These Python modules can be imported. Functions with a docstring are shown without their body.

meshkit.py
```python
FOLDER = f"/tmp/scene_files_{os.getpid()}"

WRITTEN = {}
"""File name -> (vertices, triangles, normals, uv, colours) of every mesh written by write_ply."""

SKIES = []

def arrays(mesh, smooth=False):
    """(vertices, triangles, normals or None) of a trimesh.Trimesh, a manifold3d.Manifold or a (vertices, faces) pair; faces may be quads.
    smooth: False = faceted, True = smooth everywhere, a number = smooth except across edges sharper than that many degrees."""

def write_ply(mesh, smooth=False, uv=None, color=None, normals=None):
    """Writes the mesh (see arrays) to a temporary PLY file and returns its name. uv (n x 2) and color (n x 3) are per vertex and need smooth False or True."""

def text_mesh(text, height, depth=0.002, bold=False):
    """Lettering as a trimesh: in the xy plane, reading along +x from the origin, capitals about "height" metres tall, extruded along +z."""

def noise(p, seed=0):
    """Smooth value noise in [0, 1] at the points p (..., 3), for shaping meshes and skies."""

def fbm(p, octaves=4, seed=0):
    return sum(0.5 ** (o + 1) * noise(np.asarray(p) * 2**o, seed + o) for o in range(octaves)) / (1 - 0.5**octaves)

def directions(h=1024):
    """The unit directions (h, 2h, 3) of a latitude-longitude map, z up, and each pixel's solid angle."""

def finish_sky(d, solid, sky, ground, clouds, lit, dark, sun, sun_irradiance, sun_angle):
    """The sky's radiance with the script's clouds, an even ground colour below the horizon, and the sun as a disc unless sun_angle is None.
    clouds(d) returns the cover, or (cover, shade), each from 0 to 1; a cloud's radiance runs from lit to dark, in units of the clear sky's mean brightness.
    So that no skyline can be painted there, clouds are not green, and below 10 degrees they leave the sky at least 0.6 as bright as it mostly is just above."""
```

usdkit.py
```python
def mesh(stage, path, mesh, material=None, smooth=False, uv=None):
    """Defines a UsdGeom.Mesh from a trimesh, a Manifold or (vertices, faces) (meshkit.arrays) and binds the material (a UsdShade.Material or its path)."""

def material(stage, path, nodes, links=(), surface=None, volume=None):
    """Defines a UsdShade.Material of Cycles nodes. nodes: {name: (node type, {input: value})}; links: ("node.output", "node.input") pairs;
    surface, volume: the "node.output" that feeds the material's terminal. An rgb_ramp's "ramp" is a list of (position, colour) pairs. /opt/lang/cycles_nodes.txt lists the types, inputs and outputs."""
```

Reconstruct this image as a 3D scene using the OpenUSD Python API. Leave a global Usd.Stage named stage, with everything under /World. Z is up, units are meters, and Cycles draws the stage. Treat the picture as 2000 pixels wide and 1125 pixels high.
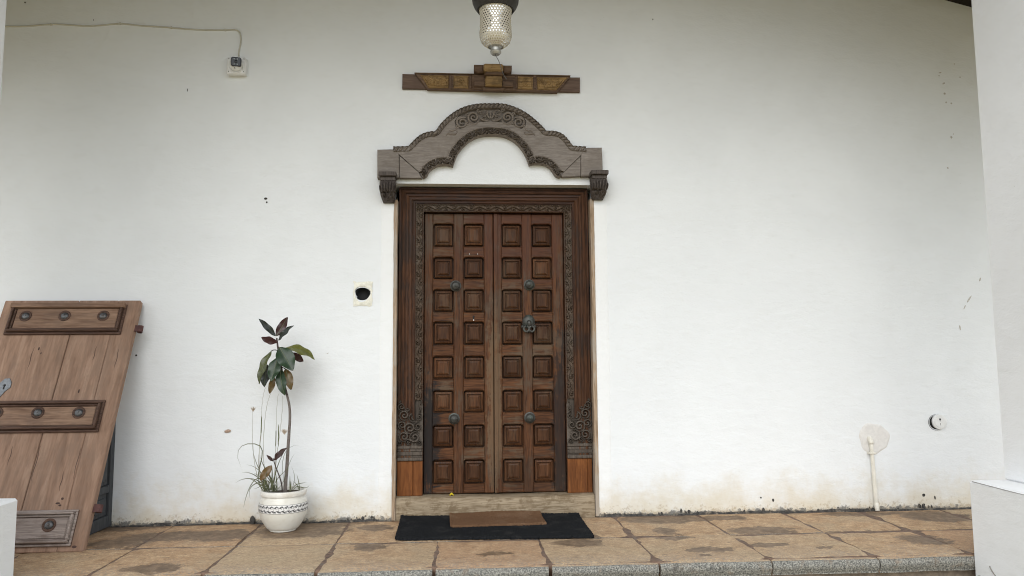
import math, random
import numpy as np, trimesh, usdkit, meshkit
from pxr import Usd, UsdGeom, UsdLux, UsdShade, Gf, Sdf
from shapely.geometry import Polygon, box as sbox, Point
import mapbox_earcut as earcut

rng = np.random.default_rng(7)
random.seed(7)
PI = math.pi
stage = Usd.Stage.CreateInMemory()
UsdGeom.SetStageUpAxis(stage, 'Z'); UsdGeom.SetStageMetersPerUnit(stage, 1.0)
UsdGeom.Xform.Define(stage, '/World'); UsdGeom.Scope.Define(stage, '/World/Looks')

# ------------------------------------------------------------------ camera
CAM = np.array([-0.2442, -5.4363, 1.0747]); YAW, PITCH, ROLL, FPX = 0.068433, 0.099809, -0.007308, 1480.0
fw = np.array([math.sin(YAW)*math.cos(PITCH), math.cos(YAW)*math.cos(PITCH), math.sin(PITCH)])
r0 = np.array([math.cos(YAW), -math.sin(YAW), 0.0]); u0 = np.cross(r0, fw)
rt = math.cos(ROLL)*r0 + math.sin(ROLL)*u0; up = np.cross(rt, fw)
cam = UsdGeom.Camera.Define(stage, '/World/camera')
cam.CreateHorizontalApertureAttr(36.0); cam.CreateFocalLengthAttr(FPX/2000*36.0)
cam.CreateExposureAttr(1.12)
M = Gf.Matrix4d(*rt, 0, *up, 0, *(-fw), 0, *CAM, 1)
cam.AddTransformOp().Set(M)

# ------------------------------------------------------------------ light: overcast daylight
SUN_EL, SUN_AZ = math.radians(36), math.radians(194)       # azimuth = atan2(x, y) of the direction towards the sun
sun_dir = np.array([math.sin(SUN_AZ)*math.cos(SUN_EL), math.cos(SUN_AZ)*math.cos(SUN_EL), math.sin(SUN_EL)])
dome = UsdLux.DomeLight.Define(stage, '/World/sky')
dome.GetPrim().SetCustomDataByKey('kind', 'structure')
sky = usdkit.material(stage, '/World/Looks/overcast_sky', {
    'sky': ('sky_texture', {'sky_type': 'single_scattering', 'sun_disc': False, 'sun_elevation': SUN_EL, 'sun_rotation': SUN_AZ}),
    'tc': ('texture_coordinate', {}),
    'n': ('noise_texture', {'scale': 3.0, 'detail': 5.0, 'roughness': 0.55}),
    'rp': ('rgb_ramp', {'ramp': [(0.0, (5.3, 5.65, 6.05)), (0.4, (6.1, 6.45, 6.85)), (1.0, (8.1, 8.45, 8.8))]}),
    'mx': ('mix_color', {'fac': 0.86, 'use_clamp': False}),
    'bg': ('background_shader', {'strength': 0.11})},
    [('tc.generated', 'n.vector'), ('n.fac', 'rp.fac'), ('sky.color', 'mx.a'), ('rp.color', 'mx.b'), ('mx.result', 'bg.color')], surface='bg.background')
UsdShade.MaterialBindingAPI.Apply(dome.GetPrim()).Bind(sky)
sun = UsdLux.DistantLight.Define(stage, '/World/sun')
sun.CreateNormalizeAttr(True); sun.CreateIntensityAttr(0.19); sun.CreateAngleAttr(50.0); sun.CreateColorAttr(Gf.Vec3f(1.0, 0.985, 0.96))
sun.AddRotateXYZOp().Set(Gf.Vec3f(90 - math.degrees(SUN_EL), 0, -math.degrees(SUN_AZ) + 180))

# ------------------------------------------------------------------ helpers: places
def at(px, py, y):
    """the point at depth y (metres from the wall plane) seen at a pixel of the 2000 px photograph"""
    d = fw + (px-1000)/FPX*rt - (py-562.5)/FPX*up
    return CAM + (y-CAM[1])/d[1]*d
def onfloor(px, py, z=0.0):
    d = fw + (px-1000)/FPX*rt - (py-562.5)/FPX*up
    return CAM + (z-CAM[2])/d[2]*d
def xz(px, py, y):
    p = at(px, py, y); return (p[0], p[2])

# ------------------------------------------------------------------ helpers: prims
_used = {}
def uniq(parent, name):
    k = (parent, name); n = _used.get(k, 0); _used[k] = n+1
    return f'{parent}/{name}' if n == 0 else f'{parent}/{name}_{n:03d}'
def setd(prim, label=None, cat=None, group=None, kind=None):
    for k, v in (('label', label), ('category', cat), ('group', group), ('kind', kind)):
        if v: prim.SetCustomDataByKey(k, v)
class T:
    """a thing: an Xform at its base; parts are given in world coordinates (or local ones when local=True)"""
    def __init__(s, name, label=None, cat=None, loc=(0, 0, 0), group=None, kind=None, rot=None, local=False):
        s.path = uniq('/World', name); x = UsdGeom.Xform.Define(stage, s.path)
        x.AddTranslateOp().Set(Gf.Vec3d(*map(float, loc)))
        if rot: x.AddRotateXYZOp().Set(Gf.Vec3f(*rot))
        s.off = np.zeros(3) if local else np.array(loc, float); s.prim = x.GetPrim()
        setd(s.prim, label, cat, group, kind)
    def part(s, name, m, mat, smooth=False, label=None, kind=None, under=None):
        p = uniq(under or s.path, name)
        v, f, n = meshkit.arrays(m, smooth)
        me = usdkit.mesh(stage, p, (v - s.off, f), mat, False)
        if n is not None:
            from pxr import Vt
            me.CreateNormalsAttr(Vt.Vec3fArray.FromNumpy(n.astype(np.float32))); me.SetNormalsInterpolation('vertex')
        setd(me.GetPrim(), label, None, None, kind)
        return p
def single(name, m, mat, label=None, cat=None, group=None, kind=None, smooth=False):
    p = uniq('/World', name); me = usdkit.mesh(stage, p, m, mat, smooth)
    setd(me.GetPrim(), label, cat, group, kind); return me

# ------------------------------------------------------------------ helpers: shapes
cat = lambda ms: trimesh.util.concatenate([m for m in ms])
def TM(v, f): return trimesh.Trimesh(np.asarray(v, float), np.asarray(f, int), process=False)
def box(x0, x1, y0, y1, z0, z1, b=0.003):
    x0, x1, y0, y1, z0, z1 = min(x0, x1), max(x0, x1), min(y0, y1), max(y0, y1), min(z0, z1), max(z0, z1)
    b = min(b, (x1-x0)/3, (y1-y0)/3, (z1-z0)/3)
    if b <= 0:
        return trimesh.creation.box(bounds=[[x0, y0, z0], [x1, y1, z1]])
    p = []
    for sx, xx in ((1, x0), (-1, x1)):
        for sy, yy in ((1, y0), (-1, y1)):
            for sz, zz in ((1, z0), (-1, z1)):
                p += [(xx+sx*b, yy+sy*b, zz), (xx+sx*b, yy, zz+sz*b), (xx, yy+sy*b, zz+sz*b)]
    return trimesh.convex.convex_hull(np.array(p))
def signed(p):
    p = np.asarray(p); return 0.5*np.sum(p[:, 0]*np.roll(p[:, 1], -1) - np.roll(p[:, 0], -1)*p[:, 1])
def inset(p, d):
    """moves each vertex of a CCW ring inwards by d along its mitre"""
    p = np.asarray(p, float); a = np.roll(p, 1, 0); c = np.roll(p, -1, 0)
    e1 = p-a; e2 = c-p; e1 /= np.linalg.norm(e1, axis=1)[:, None]+1e-12; e2 /= np.linalg.norm(e2, axis=1)[:, None]+1e-12
    n1 = np.stack([-e1[:, 1], e1[:, 0]], 1); n2 = np.stack([-e2[:, 1], e2[:, 0]], 1)
    n = n1+n2; l = np.linalg.norm(n, axis=1)[:, None]; n = n/np.maximum(l, 1e-9)
    k = 1/np.maximum((n*n1).sum(1), 0.45)
    return p + n*(d*k)[:, None]
def prism(pts, yf, yb, bev=0.0):
    """polygon in xz, front at yf (towards the viewer, smaller y), back at yb; bevelled front edge"""
    p = np.asarray(pts, float)
    if signed(p) < 0: p = p[::-1]
    n = len(p); rings = []
    if bev > 0: rings += [(inset(p, bev), yf), (p, yf+bev)]
    else: rings += [(p, yf)]
    rings += [(p, yb)]
    v = np.vstack([np.column_stack([q[:, 0], np.full(n, y), q[:, 1]]) for q, y in rings]); f = []
    for k in range(len(rings)-1):
        for i in range(n):
            j = (i+1) % n; a, b, c, d = k*n+i, k*n+j, (k+1)*n+j, (k+1)*n+i
            f += [(a, c, b), (a, d, c)]
    tri = earcut.triangulate_float64(np.ascontiguousarray(rings[0][0]), np.array([n], np.uint32)).reshape(-1, 3)
    f += [tuple(t) for t in tri]
    tb = earcut.triangulate_float64(np.ascontiguousarray(rings[-1][0]), np.array([n], np.uint32)).reshape(-1, 3) + (len(rings)-1)*n
    f += [tuple(t[::-1]) for t in tb]
    m = TM(v, f); m.fix_normals(); return m
def grid(P):
    """P (n, m, 3) -> mesh of quads"""
    n, m = P.shape[:2]; i = np.arange(n*m).reshape(n, m)
    a, b, c, d = i[:-1, :-1].ravel(), i[1:, :-1].ravel(), i[1:, 1:].ravel(), i[:-1, 1:].ravel()
    return TM(P.reshape(-1, 3), np.vstack([np.stack([a, b, c], 1), np.stack([a, c, d], 1)]))
def closed_grid(P, back):
    """front grid plus a skirt to the back grid edge (back: vector added to the rim) so the piece has thickness"""
    n, m = P.shape[:2]; g = grid(P)
    idx = np.concatenate([np.arange(m), np.arange(1, n)*m+m-1, (n-1)*m+np.arange(m-2, -1, -1), np.arange(n-2, 0, -1)*m])
    V = P.reshape(-1, 3); k = len(V); rim = V[idx] + np.asarray(back); L = len(idx); f = []
    for q in range(L):
        w = (q+1) % L; f += [(idx[q], idx[w], k+w), (idx[q], k+w, k+q)]
    c = k+L; f += [(k+q, k+(q+1) % L, c) for q in range(L)]
    m2 = TM(np.vstack([V, rim, rim.mean(0)[None]]), np.vstack([g.faces, f])); m2.fix_normals(); return m2
def tube(pts, rad, seg=8, cap=True):
    p = np.asarray(pts, float); n = len(p); r = np.full(n, rad, float) if np.ndim(rad) == 0 else np.asarray(rad, float)
    t = np.gradient(p, axis=0); t /= np.linalg.norm(t, axis=1)[:, None]+1e-12
    u = np.cross(t[0], [0, 0, 1.0]);
    if np.linalg.norm(u) < 1e-3: u = np.cross(t[0], [1.0, 0, 0])
    u /= np.linalg.norm(u); V = []
    a = np.arange(seg)/seg*2*PI
    for i in range(n):
        u = u - t[i]*(u@t[i]); u /= np.linalg.norm(u); w = np.cross(t[i], u)
        V.append(p[i] + r[i]*(np.cos(a)[:, None]*u + np.sin(a)[:, None]*w))
    V = np.vstack(V); f = []
    for i in range(n-1):
        for k in range(seg):
            j = (k+1) % seg; f += [(i*seg+k, i*seg+j, (i+1)*seg+j), (i*seg+k, (i+1)*seg+j, (i+1)*seg+k)]
    if cap:
        c = len(V); V = np.vstack([V, p[0], p[-1]])
        f += [(c, (k+1) % seg, k) for k in range(seg)] + [(c+1, (n-1)*seg+k, (n-1)*seg+(k+1) % seg) for k in range(seg)]
    return TM(V, f)
def lathe(prof, center, axis='z', seg=48):
    """prof: (radius, height) pairs from one end to the other; axis 'z' or '-y' (height towards the viewer)"""
    pr = np.asarray(prof, float); a = np.arange(seg)/seg*2*PI; n = len(pr)
    R, H = pr[:, 0][:, None], pr[:, 1][:, None]
    if axis == 'z': P = np.stack([R*np.cos(a), R*np.sin(a), H+0*a], -1)
    else: P = np.stack([R*np.cos(a), -(H+0*a), R*np.sin(a)], -1)
    V = P.reshape(-1, 3) + np.asarray(center, float); f = []
    for i in range(n-1):
        for k in range(seg):
            j = (k+1) % seg; f += [(i*seg+k, i*seg+j, (i+1)*seg+j), (i*seg+k, (i+1)*seg+j, (i+1)*seg+k)]
    m = TM(V, f); 
    if axis != 'z': m.invert(); m.invert()
    return m
def smooth_line(pts, n, k=3):
    from scipy.interpolate import splprep, splev
    p = np.asarray(pts, float); tck, u = splprep(p.T, s=0, k=min(k, len(p)-1))
    return np.stack(splev(np.linspace(0, 1, n), tck), 1)
def resample(pts, n):
    p = np.asarray(pts, float); d = np.r_[0, np.cumsum(np.linalg.norm(np.diff(p, axis=0), axis=1))]
    s = np.linspace(0, d[-1], n); return np.stack([np.interp(s, d, p[:, k]) for k in range(p.shape[1])], 1), s
fbm = lambda x, y, sc, seed=0, o=4: meshkit.fbm(np.stack([np.asarray(x)*sc, np.asarray(y)*sc, np.full(np.shape(x), 3.7)], -1), o, seed)

# ------------------------------------------------------------------ helpers: materials
class Mat:
    def __init__(s, name): s.name = name; s.n = {}; s.l = []; s.c = 0
    def add(s, kind, inp=None, **links):
        s.c += 1; k = f'{kind}_{s.c}'; s.n[k] = (kind, dict(inp or {}))
        for a, b in links.items(): s.l.append((b, f'{k}.{a}'))
        return k
    def pos(s, world=True, scale=(1, 1, 1), rot=(0, 0, 0), loc=(0, 0, 0)):
        src = (s.add('geometry')+'.position') if world else (s.add('texture_coordinate')+'.object')
        if scale == (1, 1, 1) and rot == (0, 0, 0) and loc == (0, 0, 0): return src
        return s.add('mapping', {'scale': scale, 'rotation': rot, 'location': loc}, vector=src)+'.vector'
    def noise(s, vec, scale, detail=4, rough=0.55, dist=0.0):
        return s.add('noise_texture', {'scale': scale, 'detail': detail, 'roughness': rough, 'distortion': dist}, vector=vec)+'.fac'
    def ramp(s, fac, stops): return s.add('rgb_ramp', {'ramp': stops}, fac=fac)+'.color'
    def rng(s, v, a, b, c=0.0, d=1.0, t='smoothstep'): return s.add('map_range', {'range_type': t, 'from_min': a, 'from_max': b, 'to_min': c, 'to_max': d, 'clamp': True}, value=v)+'.result'
    def math(s, op, a, b=None):
        inp, ln = {'math_type': op}, {}
        for k, v in (('value1', a), ('value2', b)):
            if isinstance(v, str): ln[k] = v
            elif v is not None: inp[k] = float(v)
        return s.add('math', inp, **ln)+'.value'
    def mix(s, fac, a, b, blend='mix'):
        inp, ln = {'blend_type': blend}, {}
        for k, v in (('fac', fac), ('a', a), ('b', b)):
            if isinstance(v, str): ln[k] = v
            else: inp[k] = v
        return s.add('mix_color', inp, **ln)+'.result'
    def bump(s, h, strength=0.5, dist=0.01, normal=None):
        ln = {'height': h}
        if normal: ln['normal'] = normal
        return s.add('bump', {'strength': strength, 'distance': dist}, **ln)+'.normal'
    def out(s, color, rough=0.6, normal=None, **kw):
        inp, ln = dict(kw), {}
        for k, v in (('base_color', color), ('roughness', rough)):
            if isinstance(v, str): ln[k] = v
            else: inp[k] = v
        if normal: ln['normal'] = normal
        p = s.add('principled_bsdf', inp, **ln)
        return usdkit.material(stage, '/World/Looks/'+s.name, s.n, s.l, surface=p+'.BSDF')

def wood(name, dark, mid, light, grain='z', rough=(0.45, 0.75), weather=None, wamt=0.0, gscale=1.0, bump=0.35, world=True, rot=(0, 0, 0), stain=None, vary=0.25, rings=False, wsc=2.2, spec=0.16, fine=0.55, L=0.07):
    m = Mat(name)
    sc = {'z': (1, 1, L), 'x': (L, 1, 1), 'y': (1, L, 1)}[grain]
    P = m.pos(world, rot=rot)
    p = m.add('mapping', {'scale': sc}, vector=P)+'.vector'
    info = m.add('object_info')+'.random'
    off = m.add('combine_xyz', {}, x=m.math('multiply', info, 17.0), y=m.math('multiply', info, 5.0), z=m.math('multiply', info, 9.0))+'.vector'
    p = m.add('vector_math', {'math_type': 'add'}, vector1=p, vector2=off)+'.vector'
    g1 = m.noise(p, 42*gscale, 6, 0.62, 0.6); g2 = m.noise(p, 150*gscale, 3, 0.6)
    if rings:
        w = m.add('wave_texture', {'scale': 9.0*gscale, 'distortion': 9.0, 'detail': 3.0, 'detail_scale': 1.2}, vector=p)+'.fac'
        g1 = m.math('add', m.math('multiply', g1, 0.90), m.math('multiply', w, 0.10))
    c = m.ramp(g1, [(0.33, dark), (0.5, mid), (0.67, light)])
    fin = m.rng(g2, 0.3, 0.62)
    c = m.mix(fine, c, m.mix(fin, tuple(x*0.55 for x in mid), light), 'mix')
    c = m.mix(m.math('multiply', info, vary), c, tuple(x*0.7 for x in dark))
    if weather:
        b = m.noise(P, wsc, 6, 0.72, 0.3); b2 = m.noise(p, 60*gscale, 5, 0.75)
        k = m.rng(m.math('add', m.math('multiply', b, 0.58), m.math('multiply', b2, 0.42)), 0.48, 0.57)
        c = m.mix(m.math('multiply', k, wamt), c, weather)
    if stain:
        for (x, y, z), (rx, ry, rz), col, amt in stain:
            d = m.add('vector_math', {'math_type': 'subtract', 'vector2': (x, y, z)}, vector1=P)+'.vector'
            d = m.add('vector_math', {'math_type': 'divide', 'vector2': (rx, ry, rz)}, vector1=d)+'.vector'
            ln = m.add('vector_math', {'math_type': 'length'}, vector1=d)+'.value'
            wob = m.math('add', m.math('multiply', m.noise(p, 45*gscale, 6, 0.75), 0.55), m.math('multiply', m.noise(P, 16, 6, 0.75), 0.45))
            k = m.rng(m.math('add', ln, m.math('multiply', m.math('subtract', wob, 0.5), 5.0)), 1.0, 0.55)
            c = m.mix(m.math('multiply', k, amt), c, col)
    h = m.math('add', m.math('multiply', g1, 0.6), m.math('multiply', g2, 0.4))
    r = m.rng(g1, 0.3, 0.7, rough[0], rough[1])
    return m.out(c, r, m.bump(h, bump, 0.004), specular_ior_level=spec)

def plain(name, col, rough=0.5, metallic=0.0, nscale=60, var=0.25, bump=0.15, dirt=None, damt=0.5, **kw):
    m = Mat(name); P = m.pos(); n = m.noise(P, nscale, 4, 0.6)
    c = m.mix(m.rng(n, 0.3, 0.7), tuple(x*(1-var) for x in col), tuple(min(1, x*(1+var*0.6)) for x in col))
    if dirt: c = m.mix(m.math('multiply', m.rng(m.noise(P, nscale*0.35, 5, 0.7), 0.5, 0.66), damt), c, dirt)
    return m.out(c, rough, m.bump(n, bump, 0.004), metallic=metallic, **kw)

def plaster(name, floor_z=None, tint=(0.772, 0.790, 0.792)):
    m = Mat(name); P = m.pos()
    s = m.pos(scale=(1, 1, 2.2))
    big = m.noise(P, 1.1, 4, 0.6, 0.4); mid = m.noise(s, 7, 4, 0.55, 0.3); fine = m.noise(s, 55, 4, 0.6); grit = m.noise(P, 240, 2, 0.5)
    t = np.array(tint)
    c = m.mix(m.rng(big, 0.35, 0.68), tuple(t*0.955), tuple(t))
    c = m.mix(m.math('multiply', m.rng(mid, 0.50, 0.75), 0.16), c, tuple(t*np.array([0.86, 0.85, 0.82])))
    # rare dark flecks and chipped spots
    v = m.add('voronoi_texture', {'scale': 3.1, 'randomness': 1.0}, vector=m.add('vector_math', {'math_type': 'add'}, vector1=P, vector2=m.add('noise_texture', {'scale': 9.0, 'detail': 3.0}, vector=P)+'.color')+'.vector')
    fl = m.rng(v+'.distance', 0.030, 0.018)
    c = m.mix(m.math('multiply', fl, m.math('multiply', m.rng(m.noise(P, 2.3, 2), 0.5, 0.6), 0.55)), c, (0.33, 0.30, 0.25))
    if floor_z is not None:
        z = m.add('separate_xyz', {}, vector=P); h = m.math('subtract', z+'.z', floor_z)
        n1 = m.noise(P, 4.5, 6, 0.7); n2 = m.noise(P, 26, 5, 0.75); n3 = m.noise(P, 70, 4, 0.7)
        # yellowed damp band that rises unevenly from the floor
        k = m.rng(m.math('add', h, m.math('multiply', m.math('subtract', n1, 0.5), 0.7)), 0.34, -0.06)
        c = m.mix(m.math('multiply', k, 0.72), c, (0.60, 0.52, 0.37))
        k = m.rng(m.math('add', h, m.math('multiply', m.math('subtract', n2, 0.5), 0.5)), 0.05, -0.03)
        c = m.mix(m.math('multiply', k, 0.6), c, (0.36, 0.27, 0.16))
        # speckled mould and flaked black coat just above the floor
        k = m.rng(m.math('subtract', m.math('add', n3, m.math('multiply', n1, 0.55)), m.math('multiply', h, 1.1)), 0.885, 0.925)
        c = m.mix(m.math('multiply', k, 0.8), c, (0.10, 0.10, 0.09))
        k = m.rng(m.math('subtract', m.math('add', m.math('multiply', n2, 0.75), m.math('multiply', n1, 0.45)), m.math('multiply', h, 5.2)), 0.48, 0.54)
        c = m.mix(m.math('multiply', k, 0.75), c, m.mix(m.rng(n3, 0.35, 0.65), (0.035, 0.035, 0.035), (0.11, 0.105, 0.095)))
    b = m.math('add', m.math('multiply', mid, 1.0), m.math('add', m.math('multiply', fine, 0.30), m.math('multiply', grit, 0.06)))
    return m.out(c, 0.9, m.bump(b, 0.36, 0.012), specular_ior_level=0.2)

W_WALL = plaster('wall_plaster', 0.0)
W_PATCHW = plaster('strip_plaster', 0.0, (0.805, 0.814, 0.805))
W_PILLAR = plaster('pillar_plaster', -0.45, (0.80, 0.805, 0.805))
M_PATCH = plain('new_plaster', (0.78, 0.76, 0.66), 0.95, nscale=40, var=0.10, bump=0.8, dirt=(0.48, 0.49, 0.36), damt=0.3)
M_PATCHGREY = plain('grey_plaster', (0.70, 0.68, 0.645), 0.95, nscale=50, var=0.05, bump=0.4)
D1, D2, D3 = (0.010, 0.004, 0.002), (0.056, 0.020, 0.0078), (0.155, 0.066, 0.028)
GREYW = (0.16, 0.108, 0.064); BLACKW = (0.014, 0.013, 0.013)
st_common = [((-0.47, 0.12, 0.55), (0.10, 0.5, 0.55), BLACKW, 0.9), ((0.49, 0.12, 0.55), (0.08, 0.5, 0.8), BLACKW, 0.75), ((0.0, 0.12, 0.75), (0.065, 0.5, 0.85), GREYW, 0.6),
             ((0.16, 0.12, 2.1), (0.5, 0.5, 0.55), (0.085, 0.034, 0.021), 0.5), ((0.3, 0.12, 0.25), (0.35, 0.5, 0.2), (0.03, 0.02, 0.014), 0.4)]
W_DOOR = wood('door_wood', D1, D2, D3, 'z', weather=(0.088, 0.062, 0.042), wamt=0.8, stain=st_common, rough=(0.42, 0.68))
W_RAIL = wood('door_rail_wood', D1, D2, D3, 'x', weather=(0.11, 0.078, 0.05), wamt=0.75, stain=st_common, rough=(0.42, 0.68))
W_PANEL = wood('door_panel_wood', (0.014, 0.006, 0.003), (0.062, 0.0235, 0.009), (0.145, 0.062, 0.026), 'z', weather=(0.10, 0.062, 0.036), wamt=0.55, rough=(0.38, 0.6), vary=0.55)
W_FRAME = wood('frame_wood', (0.012, 0.006, 0.004), (0.05, 0.021, 0.011), (0.125, 0.058, 0.029), 'z', weather=(0.03, 0.022, 0.018), wamt=0.7, rough=(0.4, 0.65), gscale=0.8)
W_LINTEL = wood('lintel_wood', (0.012, 0.006, 0.004), (0.045, 0.019, 0.010), (0.11, 0.05, 0.026), 'x', weather=(0.03, 0.02, 0.016), wamt=0.7, rough=(0.4, 0.65), gscale=0.8)
W_CARVED = wood('carved_dark_wood', (0.035, 0.022, 0.015), (0.095, 0.063, 0.043), (0.18, 0.13, 0.094), 'z', weather=(0.15, 0.125, 0.10), wamt=0.5, rough=(0.5, 0.75))
W_GREYCARVED = wood('carved_grey_wood', (0.03, 0.023, 0.018), (0.08, 0.063, 0.05), (0.15, 0.125, 0.10), 'z', weather=(0.15, 0.13, 0.11), wamt=0.4, rough=(0.5, 0.75))
W_KICK = wood('orange_board_wood', (0.095, 0.028, 0.008), (0.16, 0.053, 0.014), (0.235, 0.088, 0.026), 'z', weather=(0.10, 0.035, 0.012), wamt=0.6, rough=(0.35, 0.55), bump=0.12)
W_SILL = wood('threshold_wood', (0.15, 0.105, 0.062), (0.31, 0.235, 0.15), (0.45, 0.37, 0.26), 'x', weather=(0.15, 0.105, 0.06), wamt=0.75, rough=(0.7, 0.9), wsc=9, bump=0.5)
W_STRIP = wood('raw_strip_wood', (0.20, 0.135, 0.08), (0.34, 0.235, 0.15), (0.46, 0.35, 0.25), 'z', weather=(0.36, 0.33, 0.28), wamt=0.7, rough=(0.75, 0.9))
W_ARCH = wood('arch_wood', (0.145, 0.122, 0.104), (0.235, 0.204, 0.178), (0.31, 0.277, 0.247), 'x', weather=(0.16, 0.134, 0.11), wamt=0.5, rough=(0.6, 0.8), wsc=3.5, gscale=1.6, L=0.12, fine=0.3)
W_ARCHDARK = wood('arch_carving_wood', (0.105, 0.083, 0.066), (0.195, 0.162, 0.134), (0.285, 0.245, 0.21), 'x', weather=(0.085, 0.066, 0.05), wamt=0.5, rough=(0.6, 0.8), wsc=5)
W_BRACKET = wood('bracket_wood', (0.03, 0.024, 0.021), (0.075, 0.06, 0.052), (0.14, 0.118, 0.103), 'z', weather=(0.09, 0.075, 0.065), wamt=0.4, rough=(0.5, 0.75))
W_BEAMEND = wood('beam_end_wood', (0.075, 0.047, 0.034), (0.125, 0.082, 0.062), (0.17, 0.118, 0.09), 'x', rough=(0.6, 0.8))
W_BEAM = wood('beam_carved_wood', (0.13, 0.076, 0.028), (0.275, 0.17, 0.07), (0.38, 0.25, 0.115), 'x', weather=(0.075, 0.048, 0.026), wamt=0.55, rough=(0.5, 0.75), wsc=9)
W_BEAMDARK = wood('beam_bracket_wood', (0.055, 0.034, 0.023), (0.125, 0.077, 0.05), (0.20, 0.13, 0.085), 'x', weather=(0.06, 0.04, 0.03), wamt=0.5, rough=(0.5, 0.75), wsc=9)
W_PLANK = wood('pale_plank_wood', (0.185, 0.108, 0.070), (0.295, 0.183, 0.124), (0.385, 0.257, 0.183), 'z', world=False, weather=(0.225, 0.15, 0.108), wamt=0.55, rough=(0.6, 0.8), gscale=0.5, bump=0.08, vary=0.12, rings=True, fine=0.22, L=0.13)
W_BATTEN = wood('batten_wood', (0.12, 0.062, 0.038), (0.23, 0.135, 0.086), (0.34, 0.222, 0.15), 'x', world=False, weather=(0.15, 0.10, 0.075), wamt=0.45, rough=(0.55, 0.75), gscale=0.7, bump=0.2, rings=True)
W_BATTENDARK = wood('batten_moulding_wood', (0.026, 0.013, 0.009), (0.07, 0.037, 0.026), (0.16, 0.097, 0.070), 'x', world=False, weather=(0.085, 0.055, 0.042), wamt=0.5, rough=(0.5, 0.7), gscale=1.0, bump=0.3)
W_BATTENGREY = wood('batten_weathered_wood', (0.15, 0.11, 0.09), (0.27, 0.215, 0.185), (0.43, 0.365, 0.325), 'x', world=False, weather=(0.16, 0.115, 0.092), wamt=0.6, rough=(0.65, 0.85), gscale=0.7, bump=0.3, wsc=7)
W_GREYDOOR = wood('grey_painted_wood', (0.032, 0.034, 0.037), (0.052, 0.056, 0.060), (0.078, 0.082, 0.085), 'z', weather=(0.10, 0.10, 0.098), wamt=0.4, rough=(0.5, 0.7))
W_ROOF = wood('roof_timber', (0.012, 0.009, 0.008), (0.02, 0.016, 0.014), (0.03, 0.025, 0.02), 'y', rough=(0.7, 0.9))
M_BRONZE = plain('dark_bronze', (0.075, 0.074, 0.066), 0.5, 0.5, 40, 0.4, 0.2, (0.07, 0.095, 0.08), 0.6)
M_IRON = plain('grey_iron', (0.12, 0.12, 0.12), 0.45, 0.7, 60, 0.3, 0.3, (0.10, 0.07, 0.05), 0.4)
M_STEELPLATE = plain('steel_plate', (0.17, 0.18, 0.19), 0.5, 0.6, 50, 0.25, 0.2)
M_RUST = plain('rusty_iron', (0.085, 0.035, 0.030), 0.75, 0.2, 50, 0.35, 0.4)
M_BLACK = plain('black_void', (0.008, 0.008, 0.008), 0.8, nscale=30)
M_WHITEPL = plain('white_plastic', (0.72, 0.72, 0.70), 0.4, nscale=25, var=0.05, bump=0.02)
M_PVC = plain('cream_pvc', (0.74, 0.71, 0.62), 0.42, nscale=18, var=0.08, bump=0.03, dirt=(0.42, 0.35, 0.24), damt=0.35)
M_CABLE = plain('cable_sheath', (0.52, 0.50, 0.42), 0.55, nscale=30, var=0.08)
M_GLOSSBLACK = plain('black_glass', (0.006, 0.007, 0.009), 0.12, nscale=10, bump=0)
M_LED = plain('led_lens', (0.35, 0.38, 0.38), 0.15, nscale=10, bump=0)
M_TAR = plain('black_tar', (0.055, 0.051, 0.046), 0.9, nscale=50, var=0.5, bump=0.9, dirt=(0.22, 0.185, 0.14), damt=0.9)
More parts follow.
